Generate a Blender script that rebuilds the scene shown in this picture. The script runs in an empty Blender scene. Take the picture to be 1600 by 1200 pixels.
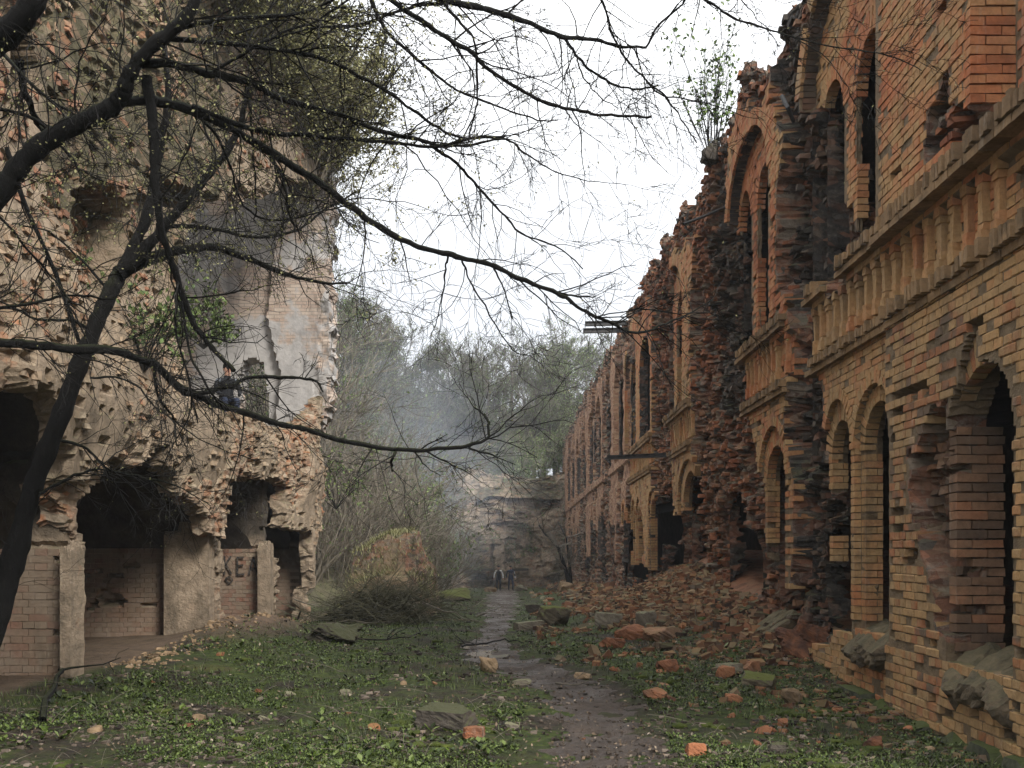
import bpy, math, random
import numpy as np
from mathutils import Vector, Matrix, Euler

random.seed(11)
RNG = np.random.default_rng(11)
C = bpy.context.scene.collection
SC = bpy.context.scene
R = math.radians

# ------------------------------------------------------------------ camera
FPX = 1555.0                      # focal length in pixels of the 1600 px wide frame
VX, VY = 815.0, 857.0             # where the court's long axis vanishes
cam_d = bpy.data.cameras.new('camera')
cam_d.sensor_width = 36.0
cam_d.lens = FPX * 36.0 / 1600.0
cam_d.shift_x = (800.0 - VX) / 1600.0
cam_d.shift_y = (VY - 600.0) / 1600.0
cam_d.clip_end = 1000.0
cam_d.clip_start = 0.1
cam = bpy.data.objects.new('camera', cam_d)
cam.location = (0, 0, 0)
cam.rotation_euler = (R(90), 0, 0)
C.objects.link(cam)
SC.camera = cam

# ------------------------------------------------------------------ sky, sun, exposure
SUN_EL, SUN_AZ = 37.0, 141.0      # soft light through the cloud deck, from behind the camera
w = bpy.data.worlds.new('World')
SC.world = w
w.use_nodes = True
nt = w.node_tree
nt.nodes.clear()
wo = nt.nodes.new('ShaderNodeOutputWorld')
bg = nt.nodes.new('ShaderNodeBackground')
sky = nt.nodes.new('ShaderNodeTexSky')
sky.sky_type = 'NISHITA'
sky.sun_disc = False
sky.sun_elevation = R(SUN_EL)
sky.sun_rotation = R(SUN_AZ)
sky.air_density = 1.0
sky.dust_density = 3.0
tc = nt.nodes.new('ShaderNodeTexCoord')
cn = nt.nodes.new('ShaderNodeTexNoise')
cn.inputs['Scale'].default_value = 1.7
cn.inputs['Detail'].default_value = 4.0
cr = nt.nodes.new('ShaderNodeValToRGB')
cr.color_ramp.elements[0].position = 0.25
cr.color_ramp.elements[0].color = (0.9, 0.9, 0.91, 1)
cr.color_ramp.elements[1].position = 0.75
cr.color_ramp.elements[1].color = (1.06, 1.06, 1.05, 1)
sx = nt.nodes.new('ShaderNodeSeparateXYZ')
gr = nt.nodes.new('ShaderNodeValToRGB')          # an overcast deck: paler at the horizon, brightest overhead
gr.color_ramp.elements[0].position = 0.0
gr.color_ramp.elements[0].color = (4.0, 4.2, 4.45, 1)
gr.color_ramp.elements[1].position = 0.9
gr.color_ramp.elements[1].color = (14.0, 14.0, 14.0, 1)
ge = gr.color_ramp.elements.new(0.25)
ge.color = (5.6, 5.75, 6.0, 1)
mu = nt.nodes.new('ShaderNodeMix')
mu.data_type = 'RGBA'
mu.blend_type = 'MULTIPLY'
mu.inputs[0].default_value = 1.0
nt.links.new(tc.outputs['Generated'], sx.inputs[0])
nt.links.new(sx.outputs[2], gr.inputs['Fac'])
nt.links.new(gr.outputs['Color'], mu.inputs[6])
nt.links.new(cr.outputs['Color'], mu.inputs[7])
mx = nt.nodes.new('ShaderNodeMix')
mx.data_type = 'RGBA'
mx.inputs[0].default_value = 0.93
nt.links.new(tc.outputs['Generated'], cn.inputs['Vector'])
nt.links.new(cn.outputs['Fac'], cr.inputs['Fac'])
nt.links.new(sky.outputs['Color'], mx.inputs[6])
nt.links.new(mu.outputs[2], mx.inputs[7])
nt.links.new(mx.outputs[2], bg.inputs['Color'])
bg.inputs['Strength'].default_value = 0.062
nt.links.new(bg.outputs['Background'], wo.inputs['Surface'])

sun_d = bpy.data.lights.new('sun', 'SUN')
sun_d.energy = 1.4
sun_d.angle = R(18)
sun_d.color = (1.0, 0.96, 0.9)
sun = bpy.data.objects.new('sun', sun_d)
C.objects.link(sun)
_az = R(SUN_AZ)
_d = Vector((math.sin(_az) * math.cos(R(SUN_EL)), math.cos(_az) * math.cos(R(SUN_EL)), math.sin(R(SUN_EL))))
sun.rotation_euler = _d.to_track_quat('Z', 'Y').to_euler()
sun.location = (-5, -20, 25)

SC.view_settings.view_transform = 'Standard'
SC.view_settings.look = 'None'
SC.view_settings.gamma = 1.0
SC.view_settings.use_curve_mapping = False
SC.view_settings.exposure = 1.75
SC.cycles.use_denoising = True
SC.cycles.max_bounces = 6
SC.cycles.diffuse_bounces = 4
SC.cycles.volume_bounces = 1
SC.cycles.transparent_max_bounces = 4

# ------------------------------------------------------------------ numeric helpers
def P(px, py, Y):
    return np.array([(px - VX) / FPX * Y, Y, (VY - py) / FPX * Y])

def _h(ix, iy, iz, seed):
    x = (ix.astype(np.int64) * 374761393 + iy.astype(np.int64) * 668265263 + iz.astype(np.int64) * 2147483647 + seed * 974634777) & 0xFFFFFFFF
    x = ((x ^ (x >> 13)) * 1274126177) & 0xFFFFFFFF
    x = ((x ^ (x >> 16)) * 2246822519) & 0xFFFFFFFF
    x = x ^ (x >> 15)
    return (x & 0xFFFFFF) / float(0x1000000)

def h2(ix, iy, seed=0):
    ix = np.asarray(ix); iy = np.asarray(iy)
    return _h(ix, iy, np.zeros_like(ix), seed)

def vn(x, y, seed=0):
    """2-D value noise in [-1, 1]"""
    x, y = np.broadcast_arrays(np.asarray(x, float), np.asarray(y, float))
    xi = np.floor(x).astype(np.int64); yi = np.floor(y).astype(np.int64)
    fx = x - xi; fy = y - yi
    fx = fx * fx * (3 - 2 * fx); fy = fy * fy * (3 - 2 * fy)
    a = h2(xi, yi, seed); b = h2(xi + 1, yi, seed); c = h2(xi, yi + 1, seed); d = h2(xi + 1, yi + 1, seed)
    return ((a * (1 - fx) + b * fx) * (1 - fy) + (c * (1 - fx) + d * fx) * fy) * 2 - 1

def fbm(x, y, o=4, seed=0):
    s = 0; a = 0.5; f = 1.0
    for k in range(o):
        s = s + a * vn(np.asarray(x) * f + 17.3 * k, np.asarray(y) * f - 9.1 * k, seed + k)
        a *= 0.5; f *= 2.03
    return s

def worley(x, y, seed=0):
    """hash of the nearest jittered cell, and F2-F1"""
    x = np.asarray(x, float); y = np.asarray(y, float)
    xi = np.floor(x).astype(np.int64); yi = np.floor(y).astype(np.int64)
    f1 = np.full(x.shape, 9.0); f2 = np.full(x.shape, 9.0); hid = np.zeros(x.shape)
    for dx in (-1, 0, 1):
        for dy in (-1, 0, 1):
            cx = xi + dx; cy = yi + dy
            ox = cx + 0.15 + 0.7 * h2(cx, cy, seed); oy = cy + 0.15 + 0.7 * h2(cx, cy, seed + 1)
            dd = np.hypot(x - ox, y - oy)
            near = dd < f1
            f2 = np.where(near, f1, np.minimum(f2, dd))
            hid = np.where(near, h2(cx, cy, seed + 2), hid)
            f1 = np.where(near, dd, f1)
    return hid, f2 - f1

def pip(px, py, poly):
    inside = np.zeros(np.shape(px), bool)
    n = len(poly); j = n - 1
    for i in range(n):
        xi, yi = poly[i]; xj, yj = poly[j]
        if yi != yj:
            c = ((yi > py) != (yj > py)) & (px < (xj - xi) * (py - yi) / (yj - yi) + xi)
            inside ^= c
        j = i
    return inside

def sstep(a, b, x):
    t = np.clip((x - a) / (b - a), 0, 1)
    return t * t * (3 - 2 * t)

# ------------------------------------------------------------------ mesh helpers
class MB:
    def __init__(s):
        s.V = []; s.F = {3: [], 4: []}; s.M = {3: [], 4: []}; s.n = 0; s.col = []
    def add(s, V, F, mi=0, col=None):
        V = np.asarray(V, np.float32).reshape(-1, 3)
        F = np.asarray(F, np.int64)
        k = F.shape[1]
        s.V.append(V); s.F[k].append(F + s.n)
        s.M[k].append(np.full(len(F), mi, np.int32) if np.isscalar(mi) else np.asarray(mi, np.int32))
        s.n += len(V)
        if col is None: col = np.zeros((len(V), 3), np.float32)
        s.col.append(np.broadcast_to(np.asarray(col, np.float32), (len(V), 3)))
    def mesh(s, name, mats, smooth=False, colour=False):
        me = bpy.data.meshes.new(name)
        V = np.concatenate(s.V) if s.V else np.zeros((0, 3), np.float32)
        f4 = np.concatenate(s.F[4]) if s.F[4] else np.zeros((0, 4), np.int64)
        f3 = np.concatenate(s.F[3]) if s.F[3] else np.zeros((0, 3), np.int64)
        m = np.concatenate([x for x in s.M[4]] + [x for x in s.M[3]]) if (s.M[4] or s.M[3]) else np.zeros(0, np.int32)
        used = np.zeros(len(V), bool); used[f4.ravel()] = True; used[f3.ravel()] = True
        mp = np.cumsum(used) - 1
        V = V[used]; f4 = mp[f4]; f3 = mp[f3]
        me.vertices.add(len(V)); me.vertices.foreach_set('co', V.ravel())
        me.loops.add(f4.size + f3.size)
        me.loops.foreach_set('vertex_index', np.concatenate([f4.ravel(), f3.ravel()]).astype(np.int32))
        tot = np.concatenate([np.full(len(f4), 4), np.full(len(f3), 3)]).astype(np.int32)
        st = np.concatenate([[0], np.cumsum(tot)[:-1]]).astype(np.int32) if len(tot) else tot
        me.polygons.add(len(tot))
        me.polygons.foreach_set('loop_start', st)
        me.polygons.foreach_set('loop_total', tot)
        me.polygons.foreach_set('material_index', m)
        me.polygons.foreach_set('use_smooth', np.full(len(tot), smooth, bool))
        for x in (mats if isinstance(mats, (list, tuple)) else [mats]): me.materials.append(x)
        if colour:
            col = np.concatenate(s.col)[used]
            at = me.attributes.new('zone', 'FLOAT_COLOR', 'POINT')
            at.data.foreach_set('color', np.concatenate([col, np.ones((len(col), 1), np.float32)], 1).ravel().astype(np.float32))
        me.update(calc_edges=True)
        return me
    def obj(s, name, mats, parent=None, smooth=False, colour=False):
        return link(name, s.mesh(name, mats, smooth, colour), parent)

def link(name, me, parent=None, loc=None):
    o = bpy.data.objects.new(name, me)
    C.objects.link(o)
    if parent is not None: o.parent = parent
    if loc is not None: o.location = loc
    return o

def empty(name, loc=(0, 0, 0)):
    o = bpy.data.objects.new(name, None)
    o.empty_display_size = 0.3
    o.location = loc
    C.objects.link(o)
    return o

def tag(o, label=None, cat=None, group=None, kind=None):
    if label: o['label'] = label
    if cat: o['category'] = cat
    if group: o['group'] = group
    if kind: o['kind'] = kind
    return o

BOXF = np.array([[0, 1, 3, 2], [4, 6, 7, 5], [0, 4, 5, 1], [2, 3, 7, 6], [0, 2, 6, 4], [1, 5, 7, 3]])
def boxes(mb, c, h, mapf=None, jit=0.0, mi=0, seed=1, col=None, faces=BOXF):
    """c, h: (N,3) centres and half sizes in (u,v,d) or xyz; corners jittered; mapped by mapf"""
    c = np.asarray(c, float).reshape(-1, 3); h = np.broadcast_to(np.asarray(h, float), c.shape)
    n = len(c)
    if n == 0: return
    s = np.array([[i, j, k] for i in (-1, 1) for j in (-1, 1) for k in (-1, 1)], float)
    q = c[:, None, :] + s[None] * h[:, None, :]
    if jit:
        q = q + np.random.default_rng(abs(int(seed))).uniform(-1, 1, q.shape) * jit
    q = q.reshape(-1, 3)
    if mapf is not None:
        x, y, z = mapf(q[:, 0], q[:, 1], q[:, 2]); q = np.stack(np.broadcast_arrays(x, y, z), 1)
    f = (np.arange(n)[:, None, None] * 8 + faces[None]).reshape(-1, 4)
    mb.add(q, f, mi, col if col is None or np.ndim(col) == 1 else np.repeat(col, 8, 0))

def tubes(mb, polys, sides=5, mi=0):
    by = {}
    for p, r in polys: by.setdefault(len(p), []).append((p, r))
    ref = np.array([0.33, 0.21, 0.92]); ref2 = np.array([0.9, -0.3, 0.1])
    ang = np.arange(sides) / sides * 2 * math.pi
    for n, L in by.items():
        Pt = np.array([a for a, b in L], float); Rd = np.array([b for a, b in L], float)
        T = np.gradient(Pt, axis=1)
        T /= np.linalg.norm(T, axis=2, keepdims=True) + 1e-9
        rr = np.where((np.abs((T * ref).sum(2).mean(1)) > 0.9 * 1.0)[:, None, None], ref2, ref)
        A = np.cross(T, rr); A /= np.linalg.norm(A, axis=2, keepdims=True) + 1e-9
        B = np.cross(T, A)
        V = Pt[:, :, None, :] + Rd[:, :, None, None] * (np.cos(ang)[:, None] * A[:, :, None, :] + np.sin(ang)[:, None] * B[:, :, None, :])
        m = len(L)
        base = (np.arange(m) * n * sides)[:, None, None] + (np.arange(n - 1) * sides)[None, :, None]
        k = np.arange(sides)[None, None, :]; k2 = (np.arange(sides) + 1) % sides
        F = np.stack([base + k, base + k2, base + sides + k2, base + sides + k], -1).reshape(-1, 4)
        mb.add(V.reshape(-1, 3), F, mi)

def sheet(mb, us, vs, depthf, voidf, mapf, thick, steps=3, jit=0.05, colf=None, seed=3, rel=False):
    nu, nv = len(us), len(vs)
    U, Vv = np.meshgrid(us, vs, indexing='ij')
    D = depthf(U, Vv)
    uc = 0.5 * (us[1:] + us[:-1]); vc = 0.5 * (vs[1:] + vs[:-1])
    Uc, Vc = np.meshgrid(uc, vc, indexing='ij')
    void = voidf(Uc, Vc)
    jk = 0.12 if rel else 0.3
    ju = np.gradient(us)[:, None] * jk * vn(U * 31, Vv * 29, seed + 5)
    jv = np.gradient(vs)[None, :] * jk * vn(U * 27, Vv * 33, seed + 6)
    x, y, z = mapf(U + ju, Vv + jv, D)
    V = np.stack(np.broadcast_arrays(x, y, z), -1).reshape(-1, 3)
    idx = np.arange(nu * nv).reshape(nu, nv)
    q = np.stack([idx[:-1, :-1], idx[1:, :-1], idx[1:, 1:], idx[:-1, 1:]], -1)
    col = colf(U, Vv).reshape(-1, 3) if colf else None
    mb.add(V, q[~void], 0, col)
    # rims
    E = []
    pad = np.ones((nu + 1, nv + 1), bool); pad[1:-1, 1:-1] = void
    a = pad[:-1, 1:-1] != pad[1:, 1:-1]; ii, jj = np.nonzero(a)
    E.append(np.stack([idx[ii, jj], idx[ii, jj + 1]], 1))
    a = pad[1:-1, :-1] != pad[1:-1, 1:]; ii, jj = np.nonzero(a)
    E.append(np.stack([idx[ii, jj], idx[ii + 1, jj]], 1))
    E = np.concatenate(E)
    ids = np.unique(E); mp = {int(k): i for i, k in enumerate(ids)}
    Uf = (U + ju).ravel()[ids]; Vf = (Vv + jv).ravel()[ids]; Df = np.broadcast_to(D, U.shape).ravel()[ids]
    n = len(ids); Q = []
    for s_ in range(steps + 1):
        t = s_ / steps
        d = Df + (thick if rel else thick - Df) * t
        am = jit * (1 if s_ else 0)
        x, y, z = mapf(Uf + am * vn(Uf * 7 + 3.1 * s_, Vf * 7, seed + 8), Vf + am * vn(Uf * 7, Vf * 7 + 4.7 * s_, seed + 9), d)
        Q.append(np.stack(np.broadcast_arrays(x, y, z), 1))
    e = np.stack([np.searchsorted(ids, E[:, 0]), np.searchsorted(ids, E[:, 1])], 1)
    F = np.concatenate([np.stack([e[:, 0] + n * s_, e[:, 1] + n * s_, e[:, 1] + n * (s_ + 1), e[:, 0] + n * (s_ + 1)], 1) for s_ in range(steps)])
    cc = None if col is None else np.tile(col[ids], (steps + 1, 1))
    mb.add(np.concatenate(Q), F, 0, cc)

# ------------------------------------------------------------------ materials
class NT:
    def __init__(s, name):
        s.m = bpy.data.materials.new(name); s.m.use_nodes = True
        s.t = s.m.node_tree; s.b = s.t.nodes['Principled BSDF']
        s.b.inputs['Specular IOR Level'].default_value = 0.25
    def n(s, typ, **kw):
        x = s.t.nodes.new('ShaderNode' + typ)
        for k, v in kw.items(): setattr(x, k, v)
        return x
    def l(s, a, b): s.t.links.new(a, b)
    def val(s, x, sock):
        if hasattr(x, 'is_output'): s.l(x, sock)
        elif isinstance(x, tuple) and len(x) == 3 and sock.type == 'RGBA': sock.default_value = (*x, 1)
        else: sock.default_value = x
    def pos(s): return s.n('NewGeometry').outputs['Position']
    def scale(s, v, sc):
        x = s.n('VectorMath', operation='MULTIPLY'); s.val(v, x.inputs[0]); x.inputs[1].default_value = sc
        return x.outputs[0]
    def noise(s, v, scale, detail=4.0, rough=0.55, out='Fac'):
        x = s.n('TexNoise'); s.val(v, x.inputs['Vector']); x.inputs['Scale'].default_value = scale
        x.inputs['Detail'].default_value = detail; x.inputs['Roughness'].default_value = rough
        return x.outputs[out]
    def voro(s, v, scale, out='Color', feature='F1'):
        x = s.n('TexVoronoi', feature=feature); s.val(v, x.inputs['Vector']); x.inputs['Scale'].default_value = scale
        return x.outputs[out]
    def ramp(s, f, stops, interp='LINEAR'):
        x = s.n('ValToRGB'); s.val(f, x.inputs[0]); e = x.color_ramp; e.interpolation = interp
        while len(e.elements) < len(stops): e.elements.new(0.5)
        for k, (p, c) in enumerate(stops):
            e.elements[k].position = p; e.elements[k].color = (*c, 1) if len(c) == 3 else c
        return x.outputs[0]
    def sel(s, f, lo, hi):
        x = s.n('MapRange'); s.val(f, x.inputs[0]); x.inputs[1].default_value = lo; x.inputs[2].default_value = hi
        return x.outputs[0]
    def mix(s, f, a, b, mode='MIX'):
        x = s.n('Mix', data_type='RGBA', blend_type=mode)
        s.val(f, x.inputs[0]); s.val(a, x.inputs[6]); s.val(b, x.inputs[7]); return x.outputs[2]
    def math(s, op, a, b=0.0):
        x = s.n('Math', operation=op); s.val(a, x.inputs[0]); s.val(b, x.inputs[1]); return x.outputs[0]
    def rnd(s):
        a = s.n('NewGeometry').outputs['Random Per Island']; b = s.n('ObjectInfo').outputs['Random']
        return s.math('FRACT', s.math('ADD', a, b))
    def zone(s):
        a = s.n('Attribute'); a.attribute_name = 'zone'
        x = s.n('SeparateColor'); s.l(a.outputs['Color'], x.inputs[0]); return x.outputs
    def bump(s, h, dist, strength=0.6):
        x = s.n('Bump'); s.val(h, x.inputs['Height']); x.inputs['Distance'].default_value = dist
        x.inputs['Strength'].default_value = strength; s.l(x.outputs[0], s.b.inputs['Normal'])
    def done(s, col, rough=0.9):
        s.val(col, s.b.inputs['Base Color']); s.val(rough, s.b.inputs['Roughness']); return s.m
    def up(s):
        x = s.n('SeparateXYZ'); s.l(s.n('NewGeometry').outputs['Normal'], x.inputs[0]); return x.outputs[2]

def brick_mat(name, stops, stain=(0.06, 0.05, 0.035), stain_lo=0.52, wash=None, wash_amt=0.0, moss=0.0, stretch=0.28):
    k = NT(name); p = k.pos(); r = k.rnd()
    big = k.noise(p, 0.35, 2)
    big2 = k.noise(p, 1.1, 4, 0.6)
    f = k.math('ADD', k.math('MULTIPLY', r, 0.34), k.math('ADD', k.math('MULTIPLY', k.math('SUBTRACT', big, 0.5), 1.5), k.math('ADD', k.math('MULTIPLY', k.math('SUBTRACT', big2, 0.5), 0.9), 0.13)))
    sxyz = k.n('SeparateXYZ'); k.l(p, sxyz.inputs[0])
    f = k.math('ADD', f, k.ramp(k.sel(sxyz.outputs[2], -2.0, 8.0), [(0.3, (0.3,) * 3), (0.55, (0.13,) * 3), (1.0, (0.1,) * 3)]))
    c = k.ramp(f, stops)
    c = k.mix(0.55, c, k.ramp(k.noise(p, 22, 5, 0.7), [(0.25, (0.4, 0.38, 0.36)), (0.55, (1.0, 1.0, 1.0)), (0.8, (1.3, 1.25, 1.15))]), 'MULTIPLY')
    if wash:
        c = k.mix(k.math('MULTIPLY', k.sel(k.noise(p, 1.6, 5, 0.65), 0.38, 0.6), wash_amt), c, wash)
    st = k.noise(k.scale(p, (1.0, 1.0, stretch)), 2.3, 6, 0.7)
    c = k.mix(k.math('MULTIPLY', k.sel(st, stain_lo, stain_lo + 0.2), 0.75), c, stain)
    c = k.mix(k.math('MULTIPLY', k.sel(k.noise(k.scale(p, (1, 1, .5)), 0.8, 5, 0.7), 0.52, 0.68), 0.3), c, (0.12, 0.09, 0.055))
    c = k.mix(k.math('MULTIPLY', k.sel(k.noise(k.scale(p, (1.3, 1.3, .35)), 3.1, 5, 0.7), 0.6, 0.72), 0.4), c, (0.42, 0.36, 0.29))
    if moss:
        c = k.mix(k.math('MULTIPLY', k.math('MULTIPLY', k.sel(k.up(), 0.3, 0.9), k.sel(k.noise(p, 3, 4), 0.4, 0.55)), moss), c, (0.06, 0.075, 0.02))
    k.bump(k.noise(p, 45, 5, 0.7), 0.012, 0.7)
    return k.done(c, 0.92)

OCHRE = [(0.0, (0.22, 0.085, 0.04)), (0.2, (0.44, 0.155, 0.066)), (0.4, (0.45, 0.21, 0.095)), (0.6, (0.43, 0.26, 0.118)), (0.8, (0.37, 0.24, 0.12)), (0.94, (0.36, 0.15, 0.07)), (1.0, (0.16, 0.11, 0.075))]
M_brick = brick_mat('ochre_brick', OCHRE, stain=(0.07, 0.056, 0.04), stain_lo=0.535, moss=0.5)
M_ledge = brick_mat('weathered_ledge_brick', [(0, (0.13, 0.085, 0.05)), (0.4, (0.25, 0.16, 0.085)), (0.7, (0.32, 0.2, 0.1)), (1, (0.15, 0.11, 0.07))], stain=(0.04, 0.035, 0.024), stain_lo=0.5, moss=0.8, stretch=1.0)
M_redbrick = brick_mat('broken_red_brick', [(0, (0.08, 0.045, 0.032)), (0.3, (0.25, 0.09, 0.045)), (0.5, (0.33, 0.13, 0.062)), (0.7, (0.28, 0.15, 0.085)), (0.85, (0.2, 0.12, 0.075)), (1, (0.12, 0.08, 0.055))], stain=(0.04, 0.035, 0.028), stain_lo=0.48, moss=0.35)
M_palebrick = brick_mat('pale_broken_brick', [(0, (0.17, 0.09, 0.06)), (0.25, (0.3, 0.15, 0.09)), (0.5, (0.33, 0.235, 0.155)), (0.8, (0.37, 0.295, 0.21)), (1, (0.25, 0.205, 0.145))], stain=(0.1, 0.08, 0.055), stain_lo=0.52, moss=0.3)
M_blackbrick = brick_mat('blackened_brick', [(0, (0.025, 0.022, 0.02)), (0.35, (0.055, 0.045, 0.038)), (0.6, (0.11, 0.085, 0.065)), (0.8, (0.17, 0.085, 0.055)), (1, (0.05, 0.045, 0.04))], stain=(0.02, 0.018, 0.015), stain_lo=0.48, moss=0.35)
M_washed = brick_mat('whitewashed_brick', [(0, (0.15, 0.07, 0.045)), (0.3, (0.2, 0.125, 0.085)), (0.6, (0.205, 0.15, 0.105)), (0.85, (0.2, 0.09, 0.06)), (1, (0.14, 0.115, 0.085))], stain=(0.09, 0.075, 0.055), stain_lo=0.56, wash=(0.25, 0.205, 0.155), wash_amt=0.55)

def rubble_mat(name, intact_stops, red, dark, pale, dark_b=False):
    """broken masonry; zone r = ruined, g = black weathered and dark far window rims, b = far intact brickwork / dark tone"""
    k = NT(name); p = k.pos(); z = k.zone()
    pv = k.scale(p, (1.0, 1.0, 2.4))
    cell = k.n('SeparateColor'); k.l(k.voro(pv, 4.6), cell.inputs[0])
    base = k.ramp(k.noise(p, 5, 5, 0.65), intact_stops)
    rub = k.ramp(cell.outputs[0], red)
    rub = k.mix(k.sel(k.noise(p, 7, 6, 0.7), 0.5, 0.68), rub, pale)
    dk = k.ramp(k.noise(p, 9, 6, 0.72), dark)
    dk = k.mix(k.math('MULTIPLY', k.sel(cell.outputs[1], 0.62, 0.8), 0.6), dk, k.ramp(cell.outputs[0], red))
    n1 = k.math('MULTIPLY', k.math('SUBTRACT', k.noise(p, 3.1, 5, 0.7), 0.5), 1.3)
    far = k.ramp(k.noise(p, 2.5, 6, 0.7), [(0.3, (0.018, 0.016, 0.013)), (0.6, (0.045, 0.038, 0.03)), (0.8, (0.1, 0.08, 0.06))]) if dark_b else k.ramp(cell.outputs[2], [(0, (0.17, 0.09, 0.06)), (0.5, (0.32, 0.175, 0.105)), (1, (0.38, 0.25, 0.155))])
    c = base if dark_b else k.mix(z[2], base, far)
    c = k.mix(k.sel(k.math('ADD', z[0], n1), 0.35, 0.65), c, rub)
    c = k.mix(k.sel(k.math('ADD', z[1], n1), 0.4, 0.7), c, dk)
    if dark_b: c = k.mix(z[2], c, far)
    st = k.noise(k.scale(p, (1, 1, 0.3)), 1.9, 6, 0.72)
    c = k.mix(k.math('MULTIPLY', k.sel(st, 0.52, 0.7), 0.65), c, (0.06, 0.05, 0.036) if dark_b else (0.045, 0.04, 0.03))
    c = k.mix(k.math('MULTIPLY', k.math('MULTIPLY', k.sel(k.up(), 0.35, 0.9), k.sel(k.noise(p, 2.2, 4), 0.42, 0.55)), 0.6), c, (0.07, 0.08, 0.03))
    h = k.math('ADD', k.noise(p, 14, 6, 0.72), k.math('MULTIPLY', cell.outputs[1], 0.4))
    k.bump(h, 0.05, 0.9)
    return k.done(c, 0.95)

M_core = rubble_mat('broken_wall_core', [(0.3, (0.13, 0.095, 0.06)), (0.6, (0.23, 0.165, 0.1)), (0.8, (0.3, 0.225, 0.15))],
                    [(0, (0.07, 0.045, 0.035)), (0.35, (0.18, 0.09, 0.058)), (0.6, (0.27, 0.125, 0.075)), (0.8, (0.21, 0.16, 0.115)), (1, (0.09, 0.078, 0.065))],
                    [(0.3, (0.018, 0.017, 0.015)), (0.55, (0.06, 0.052, 0.044)), (0.75, (0.15, 0.125, 0.1))], (0.22, 0.18, 0.14))
M_leftcore = rubble_mat('pale_broken_masonry', [(0.3, (0.17, 0.135, 0.095)), (0.55, (0.31, 0.24, 0.17)), (0.75, (0.42, 0.335, 0.245))],
                        [(0, (0.17, 0.1, 0.065)), (0.35, (0.28, 0.2, 0.135)), (0.6, (0.36, 0.29, 0.215)), (0.8, (0.36, 0.165, 0.085)), (1, (0.24, 0.2, 0.15))],
                        [(0.3, (0.035, 0.032, 0.018)), (0.55, (0.11, 0.095, 0.055)), (0.75, (0.2, 0.165, 0.105))], (0.42, 0.345, 0.255), True)

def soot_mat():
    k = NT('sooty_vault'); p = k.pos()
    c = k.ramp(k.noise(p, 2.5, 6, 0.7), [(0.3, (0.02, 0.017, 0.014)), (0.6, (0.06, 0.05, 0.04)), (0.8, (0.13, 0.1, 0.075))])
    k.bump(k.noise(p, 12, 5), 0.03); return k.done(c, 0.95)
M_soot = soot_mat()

def plaster_mat():
    k = NT('grey_plastered_brick'); p = k.pos()
    br = k.n('TexBrick'); mp = k.n('Mapping'); mp.inputs['Rotation'].default_value = (R(90), 0, 0)
    k.l(p, mp.inputs[0]); k.l(mp.outputs[0], br.inputs['Vector'])
    br.inputs['Scale'].default_value = 1.0; br.inputs['Brick Width'].default_value = 0.27; br.inputs['Row Height'].default_value = 0.085
    br.inputs['Mortar Size'].default_value = 0.008
    br.inputs['Color1'].default_value = (0.33, 0.25, 0.2, 1); br.inputs['Color2'].default_value = (0.4, 0.33, 0.27, 1); br.inputs['Mortar'].default_value = (0.22, 0.19, 0.16, 1)
    pl = k.ramp(k.noise(p, 3.0, 6, 0.7), [(0.3, (0.24, 0.23, 0.22)), (0.55, (0.34, 0.325, 0.31)), (0.8, (0.42, 0.39, 0.36))])
    c = k.mix(k.sel(k.noise(p, 0.55, 5, 0.6), 0.46, 0.5), br.outputs[0], pl)
    c = k.mix(k.math('MULTIPLY', k.sel(k.noise(k.scale(p, (1, 1, 0.4)), 0.9, 5, 0.65), 0.53, 0.68), 0.7), c, (0.09, 0.085, 0.085))
    k.bump(k.noise(p, 9, 6), 0.03); return k.done(c, 0.92)
M_plaster = plaster_mat()

def simple_mat(name, stops, scale, bump=0.01, rough=0.85, bscale=None, island=0.0, mossy=0.0, mosscol=(0.07, 0.1, 0.015), det=5):
    k = NT(name); p = k.pos(); f = k.noise(p, scale, det, 0.65)
    if island: f = k.math('ADD', k.math('MULTIPLY', f, 1 - island), k.math('MULTIPLY', k.rnd(), island))
    c = k.ramp(f, stops)
    if mossy:
        mo = k.math('MULTIPLY', k.sel(k.math('ADD', k.up(), k.math('MULTIPLY', k.noise(p, 6, 4), 0.5)), 0.55, 1.0), mossy)
        c = k.mix(mo, c, mosscol)
    if bump: k.bump(k.noise(p, bscale or scale * 6, 5, 0.7), bump)
    return k.done(c, rough)

M_bark = simple_mat('dark_wet_bark', [(0.3, (0.005, 0.0045, 0.004)), (0.6, (0.012, 0.0105, 0.008)), (0.8, (0.026, 0.023, 0.018))], 14, 0.02, 0.8, mossy=0.55, mosscol=(0.022, 0.027, 0.008))
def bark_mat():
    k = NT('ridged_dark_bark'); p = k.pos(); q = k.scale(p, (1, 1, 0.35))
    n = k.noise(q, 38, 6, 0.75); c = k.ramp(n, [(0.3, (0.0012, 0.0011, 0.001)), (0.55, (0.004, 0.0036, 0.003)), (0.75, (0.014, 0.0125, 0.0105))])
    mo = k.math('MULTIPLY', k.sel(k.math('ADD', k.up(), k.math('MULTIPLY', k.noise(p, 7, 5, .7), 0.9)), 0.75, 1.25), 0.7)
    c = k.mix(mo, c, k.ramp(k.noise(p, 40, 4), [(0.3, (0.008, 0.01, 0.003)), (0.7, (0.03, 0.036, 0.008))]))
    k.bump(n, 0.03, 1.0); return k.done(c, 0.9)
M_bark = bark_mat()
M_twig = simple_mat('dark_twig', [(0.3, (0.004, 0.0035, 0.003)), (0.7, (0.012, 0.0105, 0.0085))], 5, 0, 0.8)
M_twig_far = simple_mat('grey_twig', [(0.3, (0.09, 0.075, 0.058)), (0.7, (0.2, 0.175, 0.135))], 2, 0, 0.9)
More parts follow.
